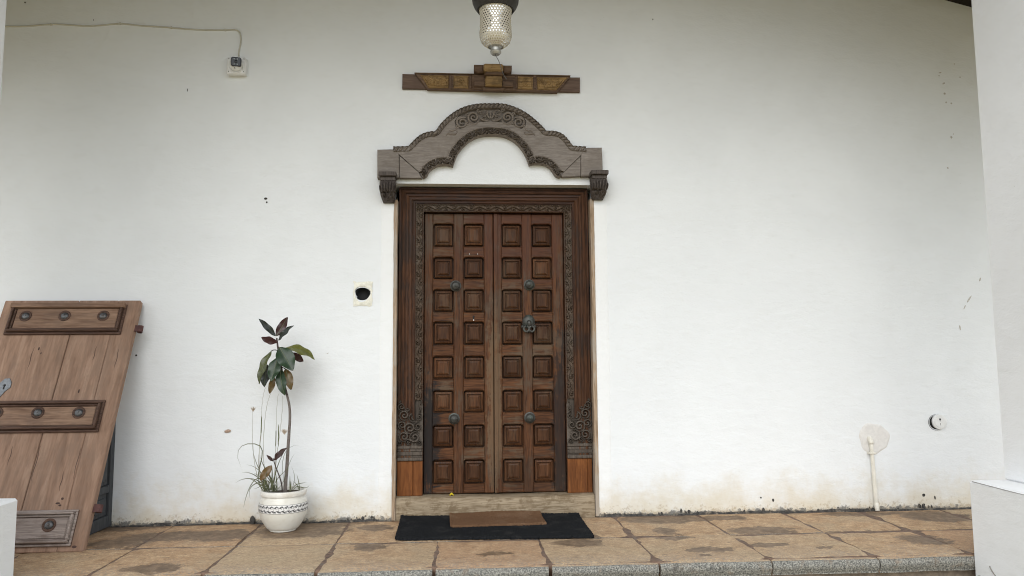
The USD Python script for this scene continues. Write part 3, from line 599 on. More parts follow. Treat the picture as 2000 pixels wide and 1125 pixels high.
# ------------------------------------------------------------------ door leaves
YD = 0.130
rows_px = [(437, 482), (502, 545), (565, 610), (628, 674), (695, 740), (762, 806), (829, 874), (897, 945)]
RZ = [(at(960, b, YD)[2], at(960, a, YD)[2]) for a, b in rows_px]
cols = [[(-0.446, -0.292), (-0.222, -0.068)], [(0.060, 0.214), (0.284, 0.438)]]
DZ0, DZ1 = 0.153, IZ-0.006
def field(x0, x1, z0, z1):
    """sunk panel with raised fielded centre, one mesh"""
    def ring(d, y, nick=0.0): return [(x0+d, y, z0+d), (x1-d, y, z0+d), (x1-d, y, z1-d), (x0+d, y, z1-d)]
    j = rng.uniform(-0.0022, 0.0022, 4); x0, x1, z0, z1 = x0+j[0], x1+j[1], z0+j[2], z1+j[3]; dp = rng.uniform(-0.002, 0.004)
    lv = [(-0.006, YD+0.048), (0.010, YD+0.048), (0.0145, YD+0.017+dp), (0.026, YD+0.012+dp), (0.0285, YD+0.024+dp), (0.0335, YD+0.024+dp), (0.037, YD+0.014+dp), (0.047, YD+0.010+dp)]
    V = []; F = []
    for d, y in lv: V += ring(d, y)
    for k in range(len(lv)-1):
        for i in range(4):
            j = (i+1) % 4; F += [(k*4+i, k*4+j, (k+1)*4+j), (k*4+i, (k+1)*4+j, (k+1)*4+i)]
    b = (len(lv)-1)*4; F += [(b, b+1, b+2), (b, b+2, b+3)]
    m = TM(V, F)
    pins = [lathe([(0.0, 0.0035), (0.004, 0.0025), (0.0052, 0.0), (0.0052, -0.003)], (px_, YD+0.0125+dp, pz_), '-y', 8) for px_ in (x0+0.040, x1-0.040) for pz_ in (z0+0.040, z1-0.040)]
    return cat([m]+[TM(p.vertices, p.faces[:, ::-1]) for p in pins])
def rail_shape(x0, x1, z0, z1, top, bot):
    """rail between two panels: its upper/lower corners run out in small coves over the panel openings"""
    c = 0.019; p = []
    if bot:
        p += [(x0, z0-c), (x0+0.005, z0-0.007), (x0+c, z0), (x1-c, z0), (x1-0.005, z0-0.007), (x1, z0-c)]
    else: p += [(x0, z0), (x1, z0)]
    c2 = 0.009
    if top: p += [(x1, z1+c2), (x1-c2, z1), (x0+c2, z1), (x0, z1+c2)]
    else: p += [(x1, z1), (x0, z1)]
    return p
def leaf(name_label, sx):
    k = 0 if sx < 0 else 1
    x0, x1 = (IX0+0.004, -0.0025) if sx < 0 else (0.0025, IX1-0.004)
    t = T('door_leaf', name_label, 'door', ((x0+x1)/2, YD, DZ0), group='leaves of the carved double door')
    (a0, a1), (b0, b1) = cols[k]
    for i, (p, q) in enumerate(((x0, a0), (a1, b0), (b1, x1))):
        t.part('stile', box(p, q, YD, YD+0.052, DZ0, DZ1, 0.005), W_DOOR)
    for (p, q) in ((a0, a1), (b0, b1)):
        zs = sorted(RZ)
        for i in range(9):
            zl = zs[i-1][1] if i > 0 else DZ0; zh = zs[i][0] if i < 8 else DZ1
            t.part('rail', prism(rail_shape(p, q, zl, zh, i < 8, i > 0), YD+0.0025, YD+0.050, 0.006), W_RAIL)
        for zl, zh in zs:
            t.part('panel', field(p, q, zl, zh), W_PANEL)
    t.part('backing', box(x0, x1, YD+0.053, YD+0.062, DZ0, DZ1, 0), M_BLACK)
    return t
Ld = leaf('left leaf of the brown panelled double door, with the keyhole', -1)
Rd = leaf('right leaf of the brown panelled double door, with the bronze knocker', 1)
Rd.part('astragal', box(0.0035, 0.030, YD-0.007, YD-0.0005, DZ0, DZ1, 0.003), W_DOOR)
BOSS = [(0.041, -0.002), (0.041, 0.004), (0.034, 0.008), (0.030, 0.008), (0.029, 0.014), (0.033, 0.022), (0.031, 0.033), (0.024, 0.042), (0.014, 0.047), (0.011, 0.047), (0.010, 0.052), (0.005, 0.055), (0.0005, 0.0555)]
for t, px, py in ((Ld, 890, 558), (Ld, 887, 818), (Rd, 1034, 556), (Rd, 1035, 816)):
    c = at(px, py, YD-0.02); t.part('boss', lathe(BOSS, (c[0], YD, c[2]), '-y', 24), M_BRONZE, 40)
# knocker: oval plate, snout and a ring of two curls
kc = at(1033, 634, YD-0.02); ob = []
plate = lathe([(0.0, 0.026), (0.014, 0.025), (0.031, 0.018), (0.043, 0.008), (0.047, -0.003)], (0, 0, 0), '-y', 28)
plate.vertices[:, 2] *= 1.15; plate.vertices += (kc[0], YD, kc[2]+0.022)
kp = Rd.part('knocker', plate, M_BRONZE, True)
ears = cat([lathe([(0.0, 0.012), (0.010, 0.009), (0.013, 0.0)], (kc[0]+s_*0.043, YD-0.004, kc[2]-0.014), '-y', 14) for s_ in (-1, 1)])
snout = trimesh.creation.icosphere(2, 0.021); snout.vertices *= (0.8, 1.3, 1.2); snout.vertices += (kc[0], YD-0.028, kc[2]+0.010)
Rd.part('snout', snout, M_BRONZE, True, under=kp); Rd.part('plate_ear', ears, M_BRONZE, True, under=kp)
for s_ in (-1, 1):
    a = np.linspace(0.2, 2*PI*0.98, 26); R = 0.020
    pts = np.stack([kc[0]+s_*(0.020+R*np.cos(a+PI*0.5)*0.95), YD-0.034+0*a, kc[2]-0.032+R*np.sin(a+PI*0.5)], -1)
    Rd.part('knocker_ring', tube(pts, 0.0078, 8), M_BRONZE, True, under=kp)
Rd.part('striker', lathe([(0.0, 0.036), (0.006, 0.034), (0.008, 0.028), (0.008, 0.0)], (kc[0], YD, kc[2]-0.052), '-y', 12), M_BRONZE, True, under=kp)
# keyhole with its worn bright lip, two pale nail heads
ke = at(925, 620, YD); 
Ld.part('keyhole', cat([lathe([(0.0, 0.001), (0.008, 0.001), (0.008, -0.001)], (ke[0], YD+0.001, ke[2]+0.006), '-y', 14), box(ke[0]-0.0045, ke[0]+0.0045, YD+0.0002, YD+0.004, ke[2]-0.014, ke[2], 0)]), M_BLACK)
Ld.part('keyhole_lip', box(ke[0]-0.004, ke[0]+0.004, YD, YD+0.004, ke[2]-0.024, ke[2]-0.015, 0.001), M_WHITEPL)
for px in (917, 933):
    c = at(px, 496, YD); Ld.part('nail', lathe([(0.0, 0.0015), (0.003, 0.001), (0.0035, -0.001)], (c[0], YD+0.0015, c[2]), '-y', 8), M_WHITEPL)

# ------------------------------------------------------------------ carved arch over the door
AY = -0.052
def ac(cx, cy, y): return xz(720+cx/4.1667, 190+cy/4.1667, y)
outL = [(200, 400), (320, 398), (345, 372), (385, 332), (430, 300), (480, 282), (535, 276)]
outC = [(545, 272), (585, 215), (640, 160), (705, 113), (780, 77), (860, 57), (930, 50), (1000, 50), (1090, 52), (1180, 75), (1270, 118), (1340, 168), (1400, 222), (1445, 270)]
outR = [(1455, 274), (1530, 278), (1580, 300), (1622, 340), (1660, 392), (1700, 398), (1770, 400)]
inL = [(440, 655), (470, 640), (490, 605), (520, 575), (560, 556), (620, 547), (682, 560)]
inC = [(686, 560), (697, 525), (715, 475), (752, 418), (800, 370), (860, 331), (930, 309), (1000, 305), (1080, 310), (1150, 335), (1212, 380), (1260, 440), (1290, 500), (1307, 550)]
inR = [(1312, 549), (1360, 540), (1420, 545), (1470, 568), (1502, 608), (1528, 640), (1560, 650)]
def sm(pts, n): return smooth_line([ac(x, y, AY) for x, y in pts], n, 3)
OUT = np.vstack([resample([ac(*outL[0], AY), ac(*outL[1], AY)], 6)[0][:-1], sm(outL[1:], 22), sm(outC, 70), sm(outR[:-2], 22), resample([ac(*outR[-2], AY), ac(*outR[-1], AY)], 5)[0]])
IN = np.vstack([sm(inL, 24), sm(inC, 70), sm(inR, 24)])
arch = T('door_arch', 'grey carved wooden arch board with scalloped outline above the door', 'arch', (0, 0, 2.4))
endL, endR = [ac(250, 466, AY), ac(405, 602, AY)], [ac(1568, 628, AY), ac(1727, 470, AY)]
board = np.vstack([OUT, [endR[1]], [endR[0]], IN[::-1], [endL[1]], [endL[0]]])
pb = Polygon(board)
def prism_poly(pg, yf, yb):
    m = trimesh.creation.extrude_polygon(pg, yb-yf, engine='earcut'); v = np.array(m.vertices)
    m = TM(np.stack([v[:, 0], yf+v[:, 2], v[:, 1]], 1), m.faces[:, ::-1]); m.fix_normals(); return m
band_in = Polygon(IN).buffer(0)
pocket = Polygon([ac(x, y, AY) for x, y in [(708, 240), (700, 195), (730, 150), (800, 108), (880, 88), (992, 82), (1104, 88), (1184, 108), (1254, 150), (1284, 195), (1276, 240), (1240, 258), (1180, 226), (1090, 203), (992, 196), (894, 203), (804, 226), (744, 258)]]).buffer(-0.004).buffer(0.004)
ring_in = Polygon(IN).buffer(0.050)
front = pb.buffer(0).difference(ring_in).difference(pocket).intersection(pb.buffer(0).buffer(-0.0385).union(sbox(-3, 0, 3, OUT[:, 1].min()+0.012)))
front = max(getattr(front, 'geoms', [front]), key=lambda g_: g_.area)
ab = arch.part('arch_board', prism_poly(front, AY, AY+0.0215), W_ARCH)
arch.part('arch_ground', prism_poly(pb.buffer(0), AY+0.022, 0.0), W_ARCH)
def along(path, width, inward, n, m, height, y0, closed=False):
    """relief strip following a path in xz; inward +1/-1 picks the side"""
    P, s = resample(path, n); tg = np.gradient(P, axis=0); tg /= np.linalg.norm(tg, axis=1)[:, None]
    for _ in range(3): tg[1:-1] = (tg[:-2]+tg[1:-1]*2+tg[2:])/4
    tg /= np.linalg.norm(tg, axis=1)[:, None]; N = np.stack([-tg[:, 1], tg[:, 0]], 1)*inward
    S, U = np.meshgrid(s, np.linspace(0, 1, m), indexing='ij'); Q = P[:, None]+N[:, None]*(U*width)[..., None]
    h = height(S, U); h = np.where((U < 1e-6) | (U > 1-1e-6), -0.022, h)
    return grid(np.stack([Q[..., 0], y0-h, Q[..., 1]], -1))
def rope(S, U):
    a = np.sin(PI*np.clip(U, 0, 1))**0.6
    tw = 0.5+0.5*np.sin(2*PI*(S/0.031 + 0.8*U))
    q = np.clip((tw-0.22)/0.25, 0, 1)
    return -0.016 + (0.012+0.017*q*(0.8+0.2*tw))*a + 0.020*np.clip((0.14-U)/0.03, 0, 1)*(U > 0.02) + 0.018*np.clip((U-0.88)/0.03, 0, 1)*(U < 0.98)
arch.part('rope_border', along(OUT, 0.039, -1, 620, 13, rope, AY), W_ARCHDARK, True)
def scrollband(S, U):
    t = (U-0.5)*0.052
    return -0.018+0.032*vine(S, t, 0.025, 0.076)
arch.part('scroll_border', along(IN, 0.052, 1, 620, 17, scrollband, AY), W_ARCHDARK, True)
def lip(S, U): return 0.004+0.006*np.sin(PI*U)
IN2 = np.array(Polygon(IN).buffer(0.060, join_style=1).exterior.coords)
# smooth bead between the scroll border and the plain field
P, s_ = resample(IN, 200); tg = np.gradient(P, axis=0); tg /= np.linalg.norm(tg, axis=1)[:, None]; N = np.stack([-tg[:, 1], tg[:, 0]], 1)
for _ in range(6): N[1:-1] = (N[:-2]+2*N[1:-1]+N[2:])/4
bd = P+N*0.056
arch.part('bead', tube(np.stack([bd[:, 0], np.full(200, AY-0.001), bd[:, 1]], 1), 0.0052, 6), W_ARCHDARK, True)
# central scrollwork: curls built as raised tendrils
def curl(cx, cy, R, turns, start, hand, w=0.0095, n=44):
    c = np.array(ac(cx, cy, AY)); a = np.linspace(0, 1, n); r = R*(1-0.86*a); th = start+hand*a*turns*2*PI
    pts = np.stack([c[0]+r*np.cos(th), AY+0.008-0.010*np.sin(PI*np.minimum(1, a*1.1))**0.5, c[1]+r*np.sin(th)], -1)
    return tube(pts, w*(1-0.45*a), 6)
def stroke(pts, w=0.0085, yc=AY+0.004):
    q = smooth_line([ac(x, y, AY) for x, y in pts], 20, 3); return tube(np.stack([q[:, 0], np.full(20, yc), q[:, 1]], 1), np.r_[np.linspace(w*.5, w, 6), np.full(8, w), np.linspace(w, w*.5, 6)], 6)
px2m = 1/4.1667/276.0
for sgn in (-1, 1):
    cxm = lambda x: 992+sgn*(x-992)
    arch.part('carved_scroll', cat([curl(cxm(1222), 205, 52*px2m, 1.7, PI/2, -sgn), stroke([(cxm(1190), 165), (cxm(1240), 170), (cxm(1275), 200)])]), W_ARCHDARK, True)
    arch.part('carved_scroll', cat([curl(cxm(1130), 163, 50*px2m, 1.8, -PI/2, sgn), stroke([(cxm(1172), 190), (cxm(1150), 218), (cxm(1110), 212), (cxm(1085), 180)])]), W_ARCHDARK, True)
    arch.part('carved_scroll', cat([curl(cxm(1052), 128, 34*px2m, 1.6, -PI/2, -sgn, 0.005), stroke([(cxm(1080), 165), (cxm(1045), 186), (cxm(1000), 184)]), curl(cxm(1045), 165, 20*px2m, 1.3, PI/2, sgn, 0.004)]), W_ARCHDARK, True)
    
    for q_ in ((1176, 140, 17), (1092, 108, 17), (1180, 212, 15), (1262, 238, 13)): arch.part('carved_scroll', curl(cxm(q_[0]), q_[1], q_[2]*px2m, 1.2, 0, sgn, 0.006), W_ARCHDARK, True)
    sp = [stroke([(cxm(1265), 275), (cxm(1290), 300), (cxm(1320), 295), (cxm(1352), 310)], 0.009, AY), curl(cxm(1318), 290, 18*px2m, 1.2, 0, sgn, 0.0055), stroke([(cxm(1270), 255), (cxm(1300), 272), (cxm(1330), 270)], 0.007, AY)]
    arch.part('carved_leaf', cat(sp), W_ARCHDARK, True)
arch.part('carved_bud', cat([stroke([(x, 108), (x+sg*3, 140), (992+sg*6, 172)], 0.0062) for x, sg in ((970, -1), (992, 0.2), (1014, 1))]), W_ARCHDARK, True)
# side wedges and end blocks of the beam that carries the arch
def wedge(pts, yf): arch.part('wedge_block', prism([ac(x, y, yf) for x, y in pts], yf, 0.0, 0.003), W_ARCH)
wedge([(252, 476), (252, 656), (432, 657), (405, 606)], -0.046)
wedge([(1566, 632), (1575, 648), (1725, 640), (1725, 478)], -0.046)
arch.part('end_block', prism([ac(x, y, -0.05) for x, y in [(70, 425), (248, 420), (248, 655), (70, 658)]], -0.05, 0.0, 0.005), W_ARCH)
arch.part('end_block', prism([ac(x, y, -0.05) for x, y in [(1728, 410), (1898, 408), (1908, 640), (1729, 642)]], -0.05, 0.0, 0.005), W_ARCH)

# ------------------------------------------------------------------ carved brackets under the arch ends
def bracket(label, x0, x1, zt, zb):
    t = T('carved_bracket', label, 'bracket', ((x0+x1)/2, 0, zb), group='carved brackets under the arch')
    w = x1-x0
    t.part('cap', box(x0-0.007, x1+0.007, -0.142, 0.0, zt-0.030, zt, 0.004), W_BRACKET)
    t.part('neck', box(x0+0.002, x1-0.002, -0.118, 0.0, zt-0.058, zt-0.030, 0.003), W_BRACKET)
    n, m = 50, 60; U, V = np.meshgrid(np.linspace(-1, 1, n), np.linspace(0, 1, m), indexing='ij')
    hh = zt-0.058-zb; depth = 0.112+0.020*np.sin(PI*np.clip(V*1.5, 0, 1))-0.085*np.clip((V-0.55)/0.45, 0, 1)**1.3
    ht = np.clip(1-np.abs(V-0.55)*14, 0, 1)
    rib = 0.5+0.5*np.cos(2*PI*(U*2.4*(1+0.5*V)))
    lobes = 0.024*np.clip((rib-0.25)/0.4, 0, 1)*np.sin(PI*np.clip(V/0.6, 0, 1))**0.6 + 0.020*spiral(U*0.06, V*hh, 0.028, 0.74*hh, 0.034, 1.2, 1)+0.020*spiral(U*0.06, V*hh, -0.028, 0.74*hh, 0.034, 1.2, -1) - 0.022*np.exp(-((V-0.60)/0.035)**2)
    wid = (w/2)*(1-0.30*np.clip((V-0.6)/0.4, 0, 1)**1.5+0.05*np.sin(PI*np.clip(V*1.7, 0, 1)))
    face = np.stack([(x0+x1)/2+U*wid, -(depth+lobes-0.012*U**6), zt-0.058-V*hh], -1)
    t.part('acanthus_leaf', closed_grid(face, (0, 0.03, 0)), W_BRACKET, 50)
    core = [((x0+x1)/2-w*0.46, zt-0.058), ((x0+x1)/2+w*0.46, zt-0.058), ((x0+x1)/2+w*0.44, zt-0.058-hh*0.6), ((x0+x1)/2+w*0.32, zb+0.006), ((x0+x1)/2-w*0.32, zb+0.006), ((x0+x1)/2-w*0.44, zt-0.058-hh*0.6)]
    t.part('core', prism(core, -0.045, 0.0), W_BRACKET)
    return t
a = at(742, 336, -0.12); b = at(771, 392, -0.1)
bracket('dark carved bracket under the left end of the door arch', a[0], b[0]+0.004, a[2], b[2])
a = at(1156, 333, -0.12); b = at(1186, 386, -0.1)
bracket('dark carved bracket under the right end of the door arch', a[0], b[0], a[2], b[2])

# ------------------------------------------------------------------ carved beam above the arch
def bc(cx, cy, y): return xz(780+cx/5.556, 110+cy/5.556, y)
beam = T('carved_beam', 'short brown carved beam with a bracket mounted on the wall above the arch', 'beam', (0, 0, 2.95))
def bp(name, pts, yf, yb, mat, bev=0.003): return beam.part(name, prism([bc(x, y, yf) for x, y in pts], yf, yb, bev), mat)
bp('end_board', [(32, 190), (330, 196), (330, 352), (30, 348)], -0.026, 0.0, W_BEAMEND)
bp('end_board', [(1690, 226), (1960, 228), (1960, 386), (1690, 382)], -0.026, 0.0, W_BEAMEND)
bp('main_board', [(168, 182), (1857, 212), (1718, 384), (303, 352)], -0.050, -0.0, W_BEAMDARK)
bp('top_ledge', [(162, 174), (1858, 204), (1856, 214), (172, 184)], -0.062, 0.0, W_BEAMDARK, 0.002)
def carved_panel(pts, yf, seed, kind):
    q = [np.array(bc(x, y, yf)) for x, y in pts]; n, m = 70, 36
    U, V = np.meshgrid(np.linspace(0, 1, n), np.linspace(0, 1, m), indexing='ij')
    P = q[3]*((1-U)*(1-V))[..., None]+q[2]*(U*(1-V))[..., None]+q[1]*(U*V)[..., None]+q[0]*((1-U)*V)[..., None]
    e = np.minimum(np.minimum(U*n/m, (1-U)*n/m), np.minimum(V, 1-V)); X, Z = P[..., 0], P[..., 1]
    h = 0.010*np.clip(e/0.06, 0, 1) - 0.005*(np.abs(e-0.16) < 0.035)
    cx_, cz_ = X.mean(), Z.mean(); sx_ = X.max()-X.min(); sz_ = Z.max()-Z.min()
    if kind == 'flower':
        a = np.arctan2(Z-cz_, X-cx_); r = np.hypot(X-cx_, Z-cz_)/(sz_*0.30)
        h += np.where(r < 1, 0.007*(0.5+0.5*np.cos(6*a))*np.sin(PI*np.clip(r, 0, 1)), 0)+0.006*np.exp(-(r/0.25)**2)
    else:
        for k, (fx, fz, R) in enumerate(((0.18, 0.05, 0.26), (-0.05, -0.12, 0.24), (-0.26, 0.10, 0.22), (0.32, -0.2, 0.2))):
            h += 0.007*spiral(X, Z, cx_+fx*sx_*kind, cz_+fz*sz_, R*sz_*1.5, 1.8, kind)
        h += 0.004*(np.abs(Z-cz_-sz_*0.12) < 0.004)*(kind*(cx_-X) > 0)
    h += 0.002*fbm(X, Z, 90, seed)
    return closed_grid(np.stack([X, yf+0.006-h, Z], -1), (0, 0.02, 0))
beam.part('carved_panel', carved_panel([(225, 198), (540, 202), (535, 344), (318, 342)], -0.056, 3, -1), W_BEAM, 45)
beam.part('carved_panel', carved_panel([(588, 205), (752, 208), (750, 348), (586, 345)], -0.056, 4, 'flower'), W_BEAM, 45)
beam.part('carved_panel', carved_panel([(1284, 216), (1450, 219), (1447, 360), (1282, 357)], -0.056, 5, 'flower'), W_BEAM, 45)
beam.part('carved_panel', carved_panel([(1490, 221), (1828, 226), (1705, 368), (1500, 362)], -0.056, 6, 1), W_BEAM, 45)
for x in (545, 762, 1262, 1462):
    bp('divider', [(x-2, 205), (x+22, 206), (x+22, 350), (x-2, 350)], -0.060, -0.045, W_BEAMDARK, 0.003)
bp('bracket_back', [(790, 196), (1250, 204), (1275, 250), (1262, 372), (800, 362), (782, 240)], -0.066, -0.045, W_BEAMDARK, 0.006)
bp('side_block', [(808, 258), (935, 262), (932, 326), (806, 322)], -0.088, -0.06, W_BEAMDARK, 0.006)
bp('side_block', [(1112, 264), (1240, 268), (1238, 332), (1110, 328)], -0.088, -0.06, W_BEAMDARK, 0.006)
bp('bracket_shaft', [(938, 200), (1112, 203), (1118, 262), (1112, 322), (934, 318), (932, 258)], -0.110, -0.06, W_BEAM, 0.010)
bp('bracket_foot', [(890, 330), (1160, 336), (1120, 372), (920, 368)], -0.082, -0.05, W_BEAMDARK, 0.006)
bp('bracket_neck', [(945, 163), (1105, 165), (1125, 190), (1125, 202), (925, 200), (925, 186)], -0.125, -0.02, W_BEAMDARK, 0.006)
bp('capital_wing', [(810, 88), (912, 90), (912, 172), (855, 176), (812, 150)], -0.100, 0.0, W_BEAMDARK, 0.007)
bp('capital_wing', [(1128, 95), (1222, 98), (1220, 158), (1180, 182), (1128, 176)], -0.100, 0.0, W_BEAMDARK, 0.007)
bp('capital_block', [(914, 84), (930, 75), (1110, 77), (1128, 90), (1128, 150), (1108, 162), (940, 160), (914, 146)], -0.130, 0.0, W_BEAM, 0.010)

# ------------------------------------------------------------------ hanging lamp
LY = -0.75; lc = at(968, 60, LY); LX = lc[0]
lz = lambda cy: at(968, cy/5.0, LY)[2]
lamp = T('pendant_lamp', 'bell-shaped hanging lamp covered with small mirror pieces', 'lamp', (LX, LY, lz(540)))
gprof = [(0.050, lz(462)), (0.060, lz(450)), (0.083, lz(425)), (0.094, lz(400)), (0.101, lz(365)), (0.1035, lz(330)), (0.102, lz(290)), (0.099, lz(240)), (0.098, lz(200)), (0.100, lz(150)), (0.105, lz(110)), (0.111, lz(80)), (0.118, lz(40)), (0.124, lz(0)), (0.127, lz(-40))]
gp_ = smooth_line(gprof, 60, 3)
mg = Mat('cream_mosaic_grout'); M_GROUT = plain('mosaic_grout', (0.56, 0.52, 0.43), 0.6, nscale=120, var=0.2, bump=0.3)
lamp.part('glass_bell', lathe(gp_, (LX, LY, 0), 'z', 56), M_GROUT, True)
M_MIRROR = plain('mirror_pieces', (0.80, 0.80, 0.79), 0.16, 1.0, 30, 0.12, 0.03)
tiles = []; arc, sarc = resample(gp_, 400); nrow = 23; ncol = 34
for r_ in range(nrow):
    s0 = (r_+0.6)/nrow*sarc[-1]; i = int(np.searchsorted(sarc, s0)); i = min(max(i, 1), 398); R, Z = arc[i]; d = arc[i+1]-arc[i-1]; d /= np.linalg.norm(d)
    nr = np.array([d[1], -d[0]])*(1 if d[1] > 0 or True else 1)
    hw = min(0.40*2*PI*R/ncol, 0.0074); hh = 0.0060
    for c in range(ncol):
        a = 2*PI*(c+0.5*(r_ % 2))/ncol; er = np.array([math.cos(a), math.sin(a), 0]); et = np.array([-math.sin(a), math.cos(a), 0])
        n3 = er*nr[0]+np.array([0, 0, 1])*nr[1]; t3 = er*d[0]+np.array([0, 0, 1])*d[1]
        n3 = n3+rng.normal(0, 0.05, 3); ctr = np.array([LX, LY, 0])+er*R+np.array([0, 0, Z])
        q = [ctr+et*hw*0.86, ctr+t3*hh, ctr-et*hw*0.86, ctr-t3*hh]; tp = [p_+n3*0.0016 + (ctr-p_)*0.12 for p_ in q]; tp = [p_ + n3*np.dot(rng.normal(0, 0.0002, 1), [1]) for p_ in tp]
        b0 = len(tiles)*8; tiles.append((np.array(tp+q), np.array([(0, 1, 2), (0, 2, 3)]+[f_ for k in range(4) for f_ in ((k, k+4, (k+1) % 4+4), (k, (k+1) % 4+4, (k+1) % 4))])+b0))
tm = TM(np.vstack([v_ for v_, _ in tiles]), np.vstack([f_ for _, f_ in tiles]))
lamp.part('mirror_piece', tm, M_MIRROR, kind='stuff')
zt = lz(0)
M_COLLAR = plain('dark_collar', (0.035, 0.032, 0.028), 0.5, 0.3, 40, 0.3, 0.2)
lamp.part('collar', lathe([(0.112, lz(108)), (0.120, lz(106)), (0.136, lz(75)), (0.148, lz(35)), (0.152, zt), (0.150, zt+0.02), (0.140, zt+0.03), (0.10, zt+0.05), (0.07, zt+0.10), (0.045, zt+0.16), (0.02, zt+0.19), (0.0, zt+0.19)], (LX, LY, 0), 'z', 48), M_COLLAR, 40)
lamp.part('rod', tube([(LX, LY, zt+0.18), (LX, LY, RIDGE-0.1)], 0.006, 8), M_IRON, True)
M_TIN = plain('dull_tin', (0.40, 0.39, 0.36), 0.45, 0.8, 40, 0.2, 0.2)
lamp.part('finial', lathe([(0.0, lz(536)), (0.026, lz(534)), (0.034, lz(520)), (0.036, lz(505)), (0.030, lz(495)), (0.031, lz(470)), (0.040, lz(460)), (0.052, lz(455))], (LX, LY, 0), 'z', 24), M_TIN, 40)
wq = smooth_line([at(966, 104, LY), at(969, 110, LY-0.01), at(974, 119, LY-0.01), at(979, 133, LY), at(990, 155, LY+0.02)], 24)
lamp.part('loose_wire', tube(wq, 0.0022, 6), M_IRON, True)

# ------------------------------------------------------------------ security camera and its cable
cc = at(465, 132, -0.01)
sc_ = T('security_camera', 'white square security camera with black lens face on the upper left wall', 'camera', (cc[0], 0, cc[2]-0.07))
q = Polygon([(cc[0]-0.068, cc[2]-0.066), (cc[0]+0.066, cc[2]-0.066), (cc[0]+0.066, cc[2]+0.062), (cc[0]-0.068, cc[2]+0.062)]).buffer(-0.014).buffer(0.014, 6)
sc_.part('mount_box', prism(np.array(q.exterior.coords)[:-1], -0.052, 0.0, 0.007), M_WHITEPL, 30)
hd = trimesh.creation.icosphere(3, 0.047); hd.vertices *= (1, 0.9, 1); hd.vertices += (cc[0], -0.056, cc[2]+0.0)
sc_.part('dome', hd, M_WHITEPL, True)
ring = lathe([(0.054, -0.004), (0.056, 0.002), (0.052, 0.008), (0.047, 0.004)], (cc[0], -0.052, cc[2]-0.002), '-y', 36); sc_.part('dome_ring', ring, M_WHITEPL, True)
fq = Polygon([(-0.030, -0.031), (0.034, -0.031), (0.034, 0.028), (-0.030, 0.028)]).buffer(-0.012).buffer(0.012, 6)
fm = prism(np.array(fq.exterior.coords)[:-1]*1.1, -0.012, 0.012, 0.004)
Rx = trimesh.transformations.rotation_matrix(math.radians(8), [0, 0, 1]) @ trimesh.transformations.rotation_matrix(math.radians(8), [1, 0, 0])
fm.apply_transform(Rx); fo = np.array([cc[0]+0.008, -0.094, cc[2]+0.010]); fm.vertices += fo
fp = sc_.part('lens_face', fm, M_GLOSSBLACK, 30)
def onface(x, z, prof):
    m = lathe(prof, (0, 0, 0), '-y', 14); m.vertices += (x, -0.0122, z); m.apply_transform(Rx); m.vertices += fo; return m
for x, z in ((-0.010, 0.017), (0.012, 0.017), (-0.010, -0.020), (0.012, -0.020)):
    sc_.part('led', onface(x, z, [(0.0, 0.0016), (0.004, 0.001), (0.005, -0.001)]), M_LED, True, under=fp)
sc_.part('lens', onface(0.002, -0.001, [(0.0, 0.002), (0.009, 0.0018), (0.011, -0.001)]), M_GLOSSBLACK, True, under=fp)
for x, z in ((-0.054, 0.048), (0.052, 0.048), (-0.054, -0.046), (0.052, -0.046)):
    sc_.part('screw', lathe([(0.0, 0.002), (0.0035, 0.0015), (0.004, -0.001)], (cc[0]+x, -0.052, cc[2]+z), '-y', 10), M_IRON)
sc_.part('badge', prism([(cc[0]-0.003, cc[2]-0.036), (cc[0]+0.003, cc[2]-0.036), (cc[0], cc[2]-0.028)], -0.092, -0.07), M_BLACK)
cp = [at(x, y, -0.006) for x, y in [(-60, 50), (18, 51.5), (60, 50.5), (100, 47.5), (140, 49), (180, 50.5), (210, 48), (235, 46), (265, 49), (300, 51.5), (335, 54), (370, 57), (420, 58.5), (455, 58)]]
cp2 = [at(x, y, -0.006) for x, y in [(455, 58), (463, 59), (468, 63), (470, 70), (470, 85), (467, 98), (466.5, 110)]]
ca = np.vstack([smooth_line(cp, 110), smooth_line(cp2, 30)[1:]])
cab = T('camera_cable', 'thin pale cable clipped along the upper wall to the security camera', 'cable', tuple(ca[60]))
cab.part('sheath', tube(ca, 0.0052, 8), M_CABLE, True)
for x, y in ((100, 47.5), (235, 46), (335, 54), (440, 58.5)):
    c = at(x, y, -0.006); cab.part('clip', box(c[0]-0.005, c[0]+0.005, -0.0135, 0.0, c[2]-0.009, c[2]+0.008, 0.002), M_CABLE)

# ------------------------------------------------------------------ outlet, pipe, small things on the wall
oc = at(1833, 824, -0.01)
ou = T('round_outlet', 'round white electrical outlet cover hanging proud of the wall at lower right', 'outlet', (oc[0], 0, oc[2]))
ou.part('wall_box', lathe([(0.056, 0.004), (0.058, -0.001), (0.050, -0.0005), (0.049, 0.0015), (0.0, 0.0015)], (oc[0]-0.014, 0.0, oc[2]-0.004), '-y', 36), M_BLACK, 40)
ou.part('cover', lathe([(0.0, 0.024), (0.040, 0.024), (0.0415, 0.0215), (0.047, 0.022), (0.0535, 0.020), (0.0555, 0.014), (0.0545, 0.006), (0.04, 0.004)], (oc[0]+0.004, 0.0, oc[2]+0.002), '-y', 40), M_WHITEPL, 40)
ou.part('socket_hole', lathe([(0.0, 0.0012), (0.0068, 0.001), (0.0072, -0.001)], (oc[0]+0.004, -0.024, oc[2]+0.020), '-y', 14), M_BLACK)
ou.part('slot', box(oc[0], oc[0]+0.008, -0.0252, -0.023, oc[2]+0.006, oc[2]+0.011, 0), M_IRON)
for dz in (-0.010, -0.020): ou.part('socket_pin', lathe([(0.0, 0.0012), (0.0028, 0.001), (0.003, -0.001)], (oc[0]+0.005, -0.024, oc[2]+dz), '-y', 10), M_IRON)
